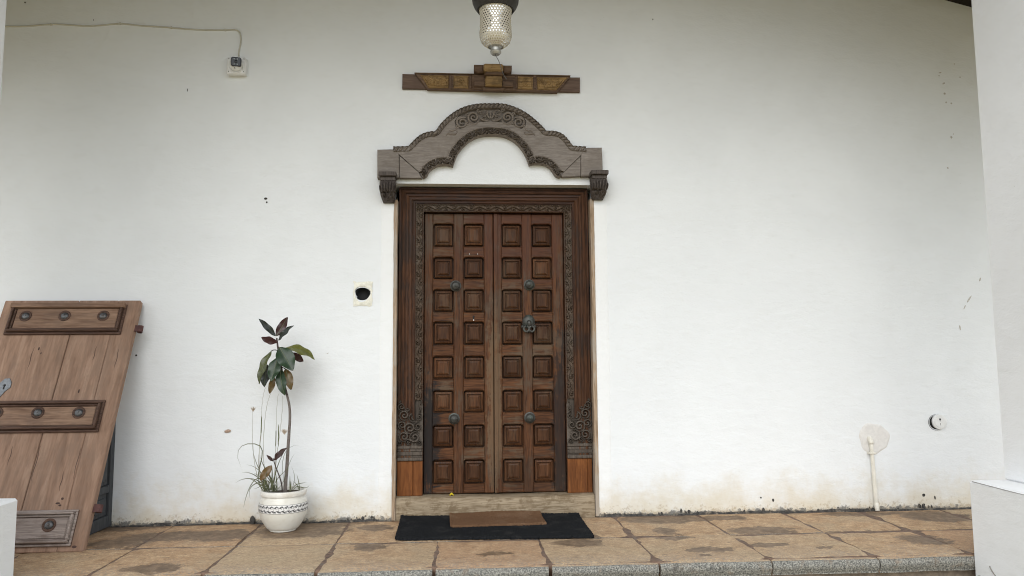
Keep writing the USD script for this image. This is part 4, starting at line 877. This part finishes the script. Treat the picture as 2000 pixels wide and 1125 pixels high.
p1, p2 = at(1700, 858, -0.02), at(1713, 1003, -0.03)
pp_ = T('drain_pipe', 'short cream plastic pipe running down the wall to the terrace', 'pipe', (p2[0], 0, 0))
line = np.array([[p1[0], 0.01, p1[2]+0.004], [p1[0], -0.008, p1[2]+0.003], [p1[0]+0.001, -0.022, p1[2]-0.012], [p1[0]+0.002, -0.024, p1[2]-0.03]])
pp_.part('elbow', tube(smooth_line(line, 12), 0.0172, 14), M_PVC, True)
low = np.array([p2[0], -0.026, 0.055])
pp_.part('pipe', tube(np.linspace(line[-1], low, 12), 0.0135, 14), M_PVC, True)
pp_.part('outlet_stub', tube([low+[0, 0, 0.004], low+[0.001, -0.001, -0.02], [low[0]+0.003, -0.034, 0.003]], 0.0152, 14), M_PVC, True)
c = line[-1]+(low-line[-1])*0.16
pp_.part('clamp', box(c[0]-0.027, c[0]+0.020, -0.042, 0.0, c[2]-0.007, c[2]+0.007, 0.003), M_PVC)
lf = at(444, 843, -0.012)
M_DRY = plain('dry_leaf', (0.42, 0.30, 0.22), 0.85, nscale=90, var=0.3, bump=0.6)
U, V = np.meshgrid(np.linspace(-1, 1, 9), np.linspace(0, 1, 9), indexing='ij')
single('dry_leaf', closed_grid(np.stack([lf[0]-0.022+0.044*V, -0.006-0.008*np.sin(PI*V)*(1-U**2)-0.003*np.sin(V*9), lf[2]+U*0.012*np.sin(PI*(0.08+0.84*V))+0.006*V], -1), (0, 0.001, 0)), M_DRY, 'small curled brown leaf stuck to the white wall left of the plant', 'leaf', smooth=True)
ye = onfloor(882, 967, 0.152)
U, V = np.meshgrid(np.linspace(-1, 1, 7), np.linspace(0, 1, 7), indexing='ij')
M_YEL = plain('yellow_petal', (0.72, 0.56, 0.03), 0.6, nscale=90)
single('petal', closed_grid(np.stack([0*U+ye[0]-0.014+0.028*V, 0.075+U*0.012*np.sin(PI*(0.1+0.8*V)), 0.151+0.012*(1-(2*V-1)**2)+0.004*U], -1), (0, 0, -0.001)), M_YEL, 'small yellow flower petal lying on the door threshold', 'petal', smooth=True)

# ------------------------------------------------------------------ door mats
def mat_mesh(cs, z, th, nx, ny, seed, lift=None, fray=0.004):
    cs = [np.array(c, float) for c in cs]
    U, V = np.meshgrid(np.linspace(0, 1, nx), np.linspace(0, 1, ny), indexing='ij')
    P = cs[0]*((1-U)*(1-V))[..., None]+cs[1]*(U*(1-V))[..., None]+cs[2]*(U*V)[..., None]+cs[3]*((1-U)*V)[..., None]
    X, Y = P[..., 0], P[..., 1]; e = np.minimum(np.minimum(U, 1-U)*nx, np.minimum(V, 1-V)*ny)
    X = X+np.where(e < 0.5, rng.uniform(-fray, fray, X.shape), 0); Y = Y+np.where(e < 0.5, rng.uniform(-fray, fray, X.shape), 0)
    Z = z+th+0.004*(fbm(X, Y, 6, seed)-0.5)+0.005*(rng.random(X.shape)-0.5)*(1 if fray else 0) - np.where(e < 0.5, 0.004, 0)
    if lift is not None: Z = Z+lift(U, V, X, Y)
    return closed_grid(np.stack([X, Y, Z], -1), (0, 0, -th))
def coir(name, a, b, c):
    m = Mat(name); P = m.pos(); n = m.noise(P, 420, 3, 0.7); n2 = m.noise(P, 7, 5, 0.65); n3 = m.noise(m.pos(scale=(1, 6, 1)), 130, 3, 0.7)
    col = m.mix(m.rng(n, 0.35, 0.65), a, b); col = m.mix(m.math('multiply', m.rng(n2, 0.5, 0.7), 0.45), col, c); col = m.mix(m.math('multiply', m.rng(n3, 0.6, 0.75), 0.5), col, c)
    return m.out(col, 0.95, m.bump(n, 0.9, 0.006), specular_ior_level=0.1)
M_BLACKMAT = coir('black_mat', (0.010, 0.011, 0.012), (0.022, 0.023, 0.025), (0.05, 0.048, 0.045)); M_COIR = coir('brown_coir', (0.12, 0.064, 0.034), (0.20, 0.112, 0.062), (0.25, 0.16, 0.10))
def up_(U, V, X, Y): return 0.012*np.clip(fbm(X, Y, 3.1, 40)-0.42, 0, 1) + 0.022*np.clip((V-0.80)/0.2, 0, 1)**1.5*(0.75+0.5*np.sin(X*7+1)*0.5) + 0.006*np.exp(-((U)/0.02)**2)
bm = mat_mesh([(-0.645, -0.615), (0.582, -0.668), (0.588, -0.004), (-0.655, -0.010)], 0.004, 0.012, 240, 110, 3, up_)
single('doormat', bm, M_BLACKMAT, 'large black doormat lying on the terrace in front of the door', 'doormat', smooth=45)
def up2(U, V, X, Y): return up_(U, np.clip((Y+0.615)/0.61, 0, 1), X, Y)
sm_ = mat_mesh([(-0.308, -0.358), (0.322, -0.336), (0.316, -0.003), (-0.318, -0.008)], 0.018, 0.011, 150, 80, 5, up2, 0.003)
single('doormat', sm_, M_COIR, 'small brown coir doormat on top of the black one', 'doormat', smooth=45)

# ------------------------------------------------------------------ potted plant
pf = onfloor(551, 1041); PX, PY = pf[0]-0.016, pf[1]+0.090
K = 1.0
pot = T('plant_pot', 'round cream glazed pot with a black leaf band on the terrace', 'pot', (PX, PY, 0)); K = 0.91
UsdGeom.Xformable(pot.prim).AddScaleOp().Set(Gf.Vec3f(K, K, K))
mp = Mat('cream_glaze'); P = mp.pos(); n = mp.noise(P, 22, 4, 0.6)
M_GLAZE = mp.out(mp.mix(mp.math('multiply', mp.rng(n, 0.5, 0.7), 0.3), (0.66, 0.64, 0.57), (0.52, 0.48, 0.38)), mp.rng(n, 0.3, 0.7, 0.22, 0.4), mp.bump(n, 0.1, 0.004))
M_RIMW = plain('rim_glaze', (0.70, 0.68, 0.62), 0.35, nscale=30, var=0.08, bump=0.1, dirt=(0.45, 0.36, 0.25), damt=0.3)
bprof = smooth_line([(0.092, 0.012), (0.104, 0.016), (0.118, 0.030), (0.138, 0.060), (0.158, 0.100), (0.168, 0.140), (0.1705, 0.165), (0.168, 0.200), (0.160, 0.228)], 40)
bprof = np.vstack([[(0.0, 0.0), (0.088, 0.0), (0.093, 0.004), (0.091, 0.010)], bprof, [(0.151, 0.238), (0.149, 0.250)]])
pot.part('bowl', lathe(bprof, (PX, PY, 0), 'z', 64), M_GLAZE, 40)
pot.part('rim', lathe([(0.150, 0.250), (0.158, 0.252), (0.162, 0.260), (0.162, 0.278), (0.157, 0.286), (0.148, 0.288), (0.140, 0.284), (0.138, 0.262), (0.136, 0.24)], (PX, PY, 0), 'z', 64), M_RIMW, 40)
bandp = np.array([(np.interp(z, bprof[4:-2, 1], bprof[4:-2, 0])+0.0012, z) for z in np.linspace(0.144, 0.201, 10)])
pot.part('pattern_band', lathe(bandp, (PX, PY, 0), 'z', 64), plain('band_white', (0.72, 0.71, 0.68), 0.3, nscale=30, var=0.06, bump=0.02), True)
M_PRINT = plain('black_print', (0.06, 0.06, 0.062), 0.35, nscale=50)
def onband(u, z, off): 
    R = np.interp(z, bandp[:, 1], bandp[:, 0])+off; return np.array([PX+R*math.cos(u), PY+R*math.sin(u), z])
pm = []
def petal(u0, z0, l, w, ang):
    a = np.linspace(0, 2*PI, 9)[:-1]; L = l*np.cos(a); Wd = w*np.sin(a)*(1+0.3*np.cos(a))
    pts = [onband(u0+(L_*math.cos(ang)-W_*math.sin(ang))/0.166, z0+L_*math.sin(ang)+W_*math.cos(ang), 0.0008) for L_, W_ in zip(L, Wd)]
    ctr = onband(u0, z0, 0.0010); n = len(pts); return TM(np.array(pts+[ctr]), [(k, (k+1) % n, n) for k in range(n)])
for k in range(30):
    u = 2*PI*k/30
    for z0, s_ in ((0.186, 1), (0.159, -1)):
        o = (0.5 if s_ < 0 else 0)*2*PI/30
        pm += [petal(u+o, z0, 0.0105, 0.0046, 0.7*s_), petal(u+o+0.075, z0+0.005*s_, 0.0085, 0.0040, -0.9*s_), petal(u+o+0.13, z0-0.004, 0.011, 0.0018, 1.25), petal(u+o+0.03, z0-0.006*s_, 0.006, 0.0028, 2.3*s_)]
pot.part('leaf_print', cat(pm), M_PRINT, kind='stuff')
for z in (0.144, 0.2015):
    R = np.interp(z, bprof[4:-2, 1], bprof[4:-2, 0])+0.0012; a = np.linspace(0, 2*PI, 73)
    pot.part('band_line', tube(np.stack([PX+R*np.cos(a), PY+R*np.sin(a), np.full(73, z)], 1), 0.0011, 5, False), M_PRINT, True)
A_, R_ = np.meshgrid(np.linspace(0, 2*PI, 49), np.linspace(0, 1, 14), indexing='ij')
X = PX+0.1385*R_*np.cos(A_); Y = PY+0.1385*R_*np.sin(A_)
pot.part('soil', grid(np.stack([X, Y, 0.262+0.022*(fbm(X, Y, 30, 4)-0.4)*(1-R_**6)], -1)), M_SOIL, True)

def leafmat(name, top, under, vein):
    m = Mat(name); P = m.pos(); n = m.noise(P, 35, 4, 0.6); g = m.add('geometry')
    c1 = m.mix(m.rng(n, 0.35, 0.65), tuple(x*0.75 for x in top), tuple(x*1.15 for x in top))
    c = m.mix(g+'.backfacing', c1, under)
    pb_ = m.add('principled_bsdf', {'roughness': 0.34}, base_color=c, normal=m.bump(n, 0.1, 0.003)); tr = m.add('translucent_bsdf', {'color': tuple(x*1.2 for x in top)})
    mx = m.add('mix_closure', {'fac': 0.15}, closure1=pb_+'.BSDF', closure2=tr+'.BSDF')
    return usdkit.material(stage, '/World/Looks/'+name, m.n, m.l, surface=mx+'.closure')
L_GREEN = leafmat('rubber_leaf_green', (0.024, 0.046, 0.022), (0.10, 0.055, 0.035), None); L_OLIVE = leafmat('rubber_leaf_olive', (0.070, 0.078, 0.026), (0.14, 0.08, 0.03), None)
L_RED = leafmat('rubber_leaf_red', (0.045, 0.018, 0.018), (0.06, 0.02, 0.018), None); L_BROWN = leafmat('rubber_leaf_brown', (0.12, 0.078, 0.028), (0.13, 0.07, 0.03), None); L_DARK = leafmat('rubber_leaf_dark', (0.024, 0.030, 0.024), (0.05, 0.025, 0.022), None)
L_YELLOW = leafmat('rubber_leaf_yellow', (0.115, 0.118, 0.026), (0.16, 0.09, 0.04), None)
M_VEIN = plain('leaf_midrib', (0.13, 0.15, 0.075), 0.5, nscale=50)
def leaf_mesh(b, t, w, nrm, sag=0.0, fold=0.25, wl=0.46, n=18, k=8):
    b, t, nrm = np.array(b, float), np.array(t, float), np.array(nrm, float)
    d = t-b; L = np.linalg.norm(d); nrm = nrm-d*(nrm@d)/L**2; nrm /= np.linalg.norm(nrm); side = np.cross(d/L, nrm)
    s = np.linspace(0, 1, n); mid = b+d*s[:, None]+nrm*(sag*4*s*(1-s))[:, None]
    e = np.clip(s, 1e-6, 1)**(math.log(0.5)/math.log(wl)); prof = np.sin(PI*e)**0.75*w/2; prof[0] = 0.002; prof[-1] = 0.0005
    u = np.linspace(-1, 1, 2*k//2+1)
    return grid(mid[:, None]+side*(u[None, :]*prof[:, None])[..., None]+nrm*(fold*np.abs(u)[None, :]*prof[:, None] - 0.006*np.sin(s*14)[:, None]*np.abs(u)[None, :]**2)[..., None]), mid, nrm
def pl(px, py, y=0.0): return at(px, py, PY+y)
def c8(x, y, d=0.0): return pl(480+x/6.25, 600+y/6.25, d)
def c2(x, y, d=0.0): return pl(430+x/2.344, 590+y/2.344, d)
plant = T('rubber_plant', 'tall thin rubber plant with dark glossy leaves growing in the pot', 'plant', (PX, PY, 0.26))
stem = smooth_line([c2(297, 875), c2(300, 820), c2(305, 760), c2(312, 650), c2(318, 560), c2(316, 470), c2(299, 400), c2(281, 305), c2(270, 245), c2(262, 190), c2(259, 165)], 70)
kk = 44
plant.part('trunk', tube(stem[:kk], np.linspace(0.0125, 0.0075, kk), 10), M_STEM, True)
plant.part('shoot', tube(stem[kk-1:], np.linspace(0.0082, 0.0055, 70-kk+1), 8), M_DKSTEM, True)
LV = [((365, 352), (160, 140), 74, L_DARK, (0.2, -1, 0.3), 0.00, -0.05, 0.35), ((372, 352), (510, 118), 100, L_RED, (0.1, -1, 0.0), -0.01, 0.0, 0.2), ((398, 405), (582, 222), 70, L_DARK, (-0.3, -1, 0.3), 0.01, -0.04, 0.35),
      ((382, 432), (188, 370), 92, L_RED, (0, -1, -0.3), 0.0, -0.05, 0.2), ((470, 500), (842, 635), 150, L_YELLOW, (0.3, -0.75, 0.9), 0.03, 0.03, 0.15), ((410, 488), (575, 772), 205, L_GREEN, (0.15, -1, 0.35), 0.0, -0.09, 0.2),
      ((312, 535), (160, 938), 105, L_OLIVE, (-0.5, -1, 0.1), 0.02, -0.06, 0.25), ((392, 610), (308, 905), 150, L_GREEN, (-0.1, -1, 0.2), 0.0, -0.10, 0.2), ((262, 700), (222, 975), 120, L_DARK, (-0.2, -1, 0.1), 0.0, 0.0, 0.2),
      ((345, 850), (288, 1058), 75, L_BROWN, (0.2, -1, 0), 0.0, 0.01, 0.2), ((425, 762), (474, 1076), 125, L_GREEN, (-0.15, -1, 0.1), 0.02, -0.06, 0.2), ((485, 752), (555, 1012), 112, L_BROWN, (0.25, -1, 0.05), 0.02, -0.03, 0.2),
      ((560, 560), (705, 665), 90, L_RED, (0.1, -1, -0.2), 0.0, 0.05, 0.1)]
for (b, t, w, mt, nr, sag, dy, fold) in LV:
    m_, mid, nv = leaf_mesh(c8(*b, dy*0.3), c8(*t, dy), w/6.25/283, nr, sag, fold)
    v1 = m_.face_normals.mean(0)
    if v1@np.array(nr, float) < 0: m_ = TM(m_.vertices, m_.faces[:, ::-1])
    lp = plant.part('leaf', m_, mt, True)
    if w > 95: plant.part('midrib', tube(mid+nv*0.0012, np.linspace(0.0022, 0.0007, len(mid)), 5), M_VEIN, True, under=lp)
for pts in ([c8(385, 528), c8(350, 522, -0.01), c8(312, 535, -0.02)], [c8(405, 600), c8(395, 605, -0.02), c8(390, 612, -0.03)], [c8(420, 712), c8(400, 708, -0.01), c8(385, 720, -0.01)], [c8(432, 740), c8(428, 752, -0.01), c8(425, 764, -0.02)], [c8(440, 735), c8(465, 742, -0.01), c8(486, 755, -0.01)], [c8(390, 495), c8(402, 488, -0.01), c8(412, 490, -0.02)], [c8(395, 500), c8(430, 490, 0.01), c8(472, 500, 0.01)]):
    plant.part('petiole', tube(smooth_line(pts, 8, 2), 0.0032, 6), M_DKSTEM, True)
seed = T('rubber_seedling', 'small rubber plant seedling beside the foot of the tall one in the pot', 'plant', tuple(c2(280, 850, -0.05)))
seed.part('stem', tube(smooth_line([c2(284, 872, -0.04), c2(272, 800, -0.05), c2(255, 755, -0.05), c2(243, 715, -0.05)], 16), np.linspace(0.005, 0.003, 16), 7), M_DKSTEM, True)
for b, t, w, mt, nr in (((246, 724), (304, 667), 26, L_DARK, (0, -1, 0.4)), ((236, 748), (181, 818), 34, L_OLIVE, (0.2, -1, 0.2)), ((242, 728), (213, 700), 14, L_DARK, (0, -1, 0.3))):
    m_, mid, nv = leaf_mesh(c2(*b, -0.05), c2(*t, -0.07), w/2.344/283, nr, 0.008, 0.2); seed.part('leaf', m_, mt, True)
# weeds
M_GRASS = plain('weed_blade', (0.115, 0.125, 0.062), 0.6, nscale=40, var=0.4, bump=0.1); M_DRYG = plain('dry_stalk', (0.23, 0.205, 0.13), 0.8, nscale=40, var=0.3)
M_SEED = plain('seed_fluff', (0.50, 0.42, 0.33), 0.95, nscale=150, var=0.3, bump=0.8)
def blade(pts, w, mt_w=None):
    q = smooth_line(pts, 14, min(3, len(pts)-1)); s = np.linspace(0, 1, 14); ww = w*np.minimum(1, (1-s)*2.2)**0.8*np.minimum(1, 0.5+s*2)
    tg = np.gradient(q, axis=0); tg /= np.linalg.norm(tg, axis=1)[:, None]; sd = np.cross(tg, [0.25, -1, 0.15]); sd /= np.linalg.norm(sd, axis=1)[:, None]; nn_ = np.cross(sd, tg)
    return grid(np.stack([q-sd*ww[:, None], q+nn_*(ww*0.35)[:, None], q+sd*ww[:, None], q-nn_*(ww*0.25)[:, None], q-sd*ww[:, None]], 1))
weed = T('grass_weed', 'scraggly grass weed growing at the left side of the pot', 'grass', tuple(c2(225, 855)))
hand = [([(225, 860), (170, 800), (120, 780), (95, 783)], .003), ([(215, 860), (150, 810), (100, 812), (68, 830)], .0028), ([(220, 860), (165, 810), (130, 860), (108, 945)], .0026), ([(215, 860), (180, 760), (178, 655), (150, 648), (120, 650), (98, 762)], .0032), ([(225, 860), (190, 790), (160, 720), (148, 640)], .002),
        ([(232, 860), (238, 800), (236, 740)], .004), ([(240, 860), (252, 790), (275, 720), (310, 660)], .0026), ([(235, 860), (222, 790), (195, 740), (185, 700)], .0035), ([(255, 862), (290, 820), (310, 760), (345, 690)], .0018), ([(228, 860), (205, 830), (165, 830), (140, 905)], .003),
        ([(222, 860), (200, 800), (165, 760), (120, 745)], .0026), ([(335, 862), (350, 845), (385, 850), (410, 836)], .003), ([(330, 862), (345, 838), (380, 828), (398, 826)], .0026), ([(245, 860), (262, 810), (290, 780), (318, 750)], .002), ([(325, 862), (340, 800), (325, 750)], .0016),
        ([(300, 860), (330, 660), (365, 655)], .0014), ([(230, 860), (212, 820), (185, 842), (150, 850)], .003)]
bl = []
for pts, w in hand:
    dd = rng.uniform(-0.09, 0.03); bl.append(blade([c2(x, y, dd*i/len(pts)) for i, (x, y) in enumerate(pts)], w))
for _ in range(30):
    x = rng.uniform(195, 262) if rng.random() < 0.8 else rng.uniform(310, 375); h = rng.uniform(30, 110); dx = rng.normal(-18, 34)
    d0 = rng.uniform(-0.07, 0.02); bl.append(blade([c2(x, 868, d0), c2(x+dx*0.35, 868-h*0.6, d0-0.01), c2(x+dx, 868-h, d0-0.03)], rng.uniform(0.0018, 0.0038)))
weed.part('blade', cat(bl), M_GRASS, True, kind='stuff')
for pts in ([(205, 860), (182, 780), (188, 560), (190, 500), (207, 392)], [(225, 860), (198, 700), (203, 560), (215, 470), (246, 388)], [(240, 860), (255, 660), (257, 540), (266, 420)], [(250, 860), (265, 660), (278, 560), (286, 430)], [(190, 860), (152, 690), (148, 600), (149, 500)], [(205, 860), (176, 750), (186, 620), (189, 522)]):
    dd = rng.uniform(-0.06, 0.0); q = smooth_line([c2(x, y, dd*i/4) for i, (x, y) in enumerate(pts)], 24); weed.part('stalk', tube(q, np.linspace(0.0019, 0.0009, 24), 5), M_DRYG, True)
for x0, y0, y1 in ((190, 600, 520), (256, 660, 585), (268, 660, 560)):
    q = smooth_line([c2(x0-2, y0, -0.03), c2(x0-1, (y0+y1)/2, -0.03), c2(x0, y1, -0.03)], 10, 2); weed.part('sheath', tube(q, np.r_[0.002, np.full(8, 0.0032), 0.001], 6), M_GRASS, True)
for x, y, s_ in ((150, 488, 1.0), (294, 592, 1.1)):
    fl_ = []
    for _ in range(60):
        a = c2(x, y+14, -0.03); dv = np.array([rng.normal(0, 0.35), rng.normal(0, 0.35), 1.0]); dv /= np.linalg.norm(dv); fl_.append(tube([a, a+dv*0.036*s_*rng.uniform(0.5, 1)], [0.0016, 0.0006], 4))
    weed.part('seed_head', cat(fl_), M_SEED)
dc = onfloor(500, 1018); r = trimesh.creation.icosphere(3, 1.0); v = r.vertices; v = v*(1+0.45*(meshkit.fbm(v*1.6+4, 4)-0.5))[:, None]*np.array([0.018, 0.014, 0.030]); r = TM(v+[dc[0], -0.022, 0.024], r.faces)
single('tar_lump', r, M_TAR, 'black lump of tar against the wall left of the pot', 'lump', smooth=True)

# ------------------------------------------------------------------ leaning plank door
LB, LT = np.array([0, -0.725, 0.0]), np.array([0, -0.062, 1.53])       # front face line: foot and head
ld = LT-LB; LL = np.linalg.norm(ld); ld /= LL; ang = math.degrees(math.atan2(ld[1], ld[2]))
ln_ = np.array([0, -ld[2], ld[1]])                                     # front normal
def on_lean(px, py):
    d = fw + (px-1000)/FPX*rt - (py-562.5)/FPX*up; t = ((LB-CAM)@ln_)/(d@ln_); p = CAM+t*d; return p[0], (p-LB)@ld
XC = -2.9; LTH = 0.046
lean = T('plank_door', 'pale reddish plank door with three moulded battens leaning against the wall', 'door', (XC, LB[1], 0.0), rot=(-ang, 0, 0), local=True)
def lb(x0, x1, y0, y1, z0, z1, b=0.003): return box(x0-XC, x1-XC, y0, y1, z0, z1, b)
xr = np.mean([on_lean(272, 590)[0], on_lean(163, 1078)[0]]); xl = on_lean(10, 588)[0]
j1 = np.mean([on_lean(133, 656)[0], on_lean(100, 781)[0], on_lean(81, 845)[0], on_lean(51, 985)[0]]); j2 = np.mean([on_lean(139.7, 960)[0], on_lean(130, 994)[0]])
for a, b in ((xl, j1-0.0022), (j1+0.0022, j2-0.0006), (j2+0.0006, xr)):
    lean.part('plank', lb(a, b, 0.0, LTH, 0.004, LL, 0.004), W_PLANK)
def batten(b0, b1, x0, x1, studs, field_mat, top_cut):
    e = 0.001
    p = lean.part('batten', lb(x0, x1, -0.010, -e, b0, b1, 0.002), W_BATTENDARK)
    iw = [(0.0, -0.017, 0.014), (0.016, -0.040, 0.013), (0.031, -0.026, 0.011)]
    for d, yf, w in iw:      # mitred moulding strips, one inside the other
        for (a0, a1, c0, c1) in ((x0+d, x1-d, b0+d, b0+d+w), (x0+d, x0+d+w, b0+d+w+0.0005, b1-d-(w+0.0005)), (x1-d-w, x1-d, b0+d+w+0.0005, b1-d-(w+0.0005)), (x0+d, x1-d, b1-d-w, b1-d)):
            if top_cut and c0 > b1-0.045: continue
            lean.part('moulding', lb(a0, a1, yf, -0.0095, c0, c1, 0.0035), field_mat if field_mat is W_BATTENGREY else W_BATTENDARK, under=p)
    f0, f1 = b0+0.045, b1-(0.045 if not top_cut else 0.036)
    lean.part('field', lb(x0+0.045, x1-0.045, -0.018, -0.0097, f0, f1, 0.003), field_mat, under=p)
    if top_cut: lean.part('top_strip', lb(x0+0.004, x1-0.004, -0.043, -0.0096, b1-0.034, b1, 0.003), W_BATTEN, under=p)
    for sx_, sb in studs:
        c = (sx_-XC, -0.018, sb)
        lean.part('stud_ring', lathe([(0.040, -0.001), (0.039, 0.004), (0.032, 0.006), (0.028, 0.003), (0.026, 0.003)], c, '-y', 28), W_BATTENDARK, True, under=p)
        lean.part('stud', lathe([(0.0, 0.016), (0.006, 0.0155), (0.008, 0.012), (0.0105, 0.012), (0.018, 0.010), (0.023, 0.006), (0.025, 0.002), (0.026, -0.001)], c, '-y', 24), M_IRON, 40, under=p)
def pxb(x, y): return on_lean(x, y)
b1t, b1b = pxb(235, 596)[1], pxb(225, 654)[1]; x1r = pxb(243, 625)[0]; x1l = pxb(16, 630)[0]
batten(b1b, b1t, x1l, x1r, [pxb(52.8, 619.8), pxb(128.7, 619.3), pxb(204, 619.3)], W_BATTEN, True)
b2t, b2b = pxb(150, 783)[1], pxb(150, 845)[1]; x2r = pxb(200, 814)[0]; sp2 = pxb(156.3, 808)[0]-pxb(76.7, 808)[0]
batten(b2b, b2t, x1l, x2r, [pxb(156.3, 808), pxb(76.7, 808), (pxb(76.7, 808)[0]-sp2, pxb(76.7, 808)[1])], W_BATTEN, False)
b3t, b3b = pxb(110, 997)[1], pxb(110, 1068)[1]; x3r = pxb(148, 1030)[0]; s3 = pxb(98.6, 1027)
batten(b3b, b3t, x1l, x3r, [s3, (s3[0]-sp2, s3[1]), (s3[0]-2*sp2, s3[1])], W_BATTENGREY, False)
k = np.array([pxb(*q) for q in [(10, 740), (20, 739), (23, 747), (21, 757), (10, 765), (0, 776), (-8, 782), (-12, 775), (-6, 764), (-4, 752)]]); k[:, 0] -= XC
lp = lean.part('lock_plate', prism(k, -0.005, -0.0005, 0.0015), M_STEELPLATE)
kc = pxb(9, 756)
for q in (lathe([(0.0, 0.001), (0.008, 0.0008), (0.009, -0.001)], (kc[0]-XC, -0.005, kc[1]+0.010), '-y', 12), box(kc[0]-XC-0.005, kc[0]-XC+0.004, -0.006, -0.003, kc[1]-0.018, kc[1]+0.008, 0)):
    lean.part('keyhole', q, M_BLACK, under=lp)
for px, py, w, h in ((76, 681, .005, .012), (80, 690, .004, .008), (122, 974, .008, .008), (113, 983, .014, .006), (117, 987, .009, .006), (154, 764, .005, .014), (145, 1068, .014, .008)):
    c = pxb(px, py); a = np.linspace(0, 2*PI, 9)[:-1]
    lean.part('knot', prism([(c[0]-XC+w*math.cos(t), c[1]+h*math.sin(t)) for t in a], -0.0012, 0.001), plain(f'knot_{px}', (0.07, 0.035, 0.026), 0.8))
M_SPLIT = plain('wood_split', (0.06, 0.032, 0.024), 0.9)
for px, py, ln_px in ((60, 700, .16), (185, 690, .10), (150, 905, .20), (70, 905, .22), (120, 940, .12), (228, 700, .14), (20, 890, .12)):
    c = pxb(px, py); t_ = np.linspace(-0.5, 0.5, 12); w_ = 0.0014*(1-(2*t_)**2)+0.0003; wig = 0.002*np.sin(t_*9+px)
    lft = np.stack([c[0]-XC+wig-w_, c[1]+t_*ln_px], 1); rgt = np.stack([c[0]-XC+wig+w_, c[1]+t_*ln_px], 1)
    lean.part('split', prism(np.vstack([lft, rgt[::-1]]), -0.0008, 0.001), M_SPLIT)
def eye(b):
    x = xr-XC; y = LTH*0.55; th = np.linspace(0, 2*PI*0.86, 18); m = []
    c = np.array([x+0.030, y, b]); pts = [np.array([x-0.02, y-0.014, b]), np.array([x+0.018, y-0.014, b])] + [c+np.array([0.014*math.sin(t), -0.014*math.cos(t), 0]) for t in th]
    P = np.array(pts); n = len(P)
    tg = np.gradient(P, axis=0); tg /= np.linalg.norm(tg, axis=1)[:, None]; nr = np.stack([-tg[:, 1], tg[:, 0], 0*tg[:, 0]], 1)*0.004; hz = np.array([0, 0, 0.023])
    ring = np.stack([P-nr-hz, P+nr-hz, P+nr+hz, P-nr+hz, P-nr-hz], 1); return grid(ring)
lean.part('hinge_eye', eye(pxb(262, 640)[1]), M_RUST, 30)
lean.part('hinge_eye', eye(pxb(190, 985)[1]-0.02), M_RUST, 30)

# ------------------------------------------------------------------ grey panelled shutter standing behind it
gx1 = at(213, 1025, -0.05)[0]
gs = T('grey_shutter', 'dark grey panelled shutter standing behind the leaning plank door', 'shutter', (gx1, -0.16, 0))
Y0, Y1, ZH = -0.335, -0.012, 0.74
def gb(name, y0, y1, z0, z1, xo, bev=0.004): gs.part(name, box(gx1-0.045, gx1+xo, y0, y1, z0, z1, bev), W_GREYDOOR)
gb('stile', Y1-0.055, Y1, 0.008, ZH, 0.0); gb('stile', Y0, Y0+0.045, 0.008, ZH-0.12, 0.0)
gb('rail', Y0+0.046, Y1-0.056, 0.008, 0.085, -0.001); gb('rail', Y0+0.046, Y1-0.056, 0.235, 0.285, -0.001); gb('rail', Y0+0.046, Y1-0.056, ZH-0.08, ZH, -0.001)
gb('panel', Y0+0.047, Y1-0.057, 0.086, 0.234, -0.016); gb('panel', Y0+0.047, Y1-0.057, 0.286, ZH-0.081, -0.016)
gs.part('raised_field', box(gx1-0.016, gx1-0.004, Y0+0.085, Y1-0.09, 0.115, 0.205, 0.006), W_GREYDOOR)
gs.part('raised_field', box(gx1-0.016, gx1-0.004, Y0+0.085, Y1-0.09, 0.315, ZH-0.11, 0.006), W_GREYDOOR)
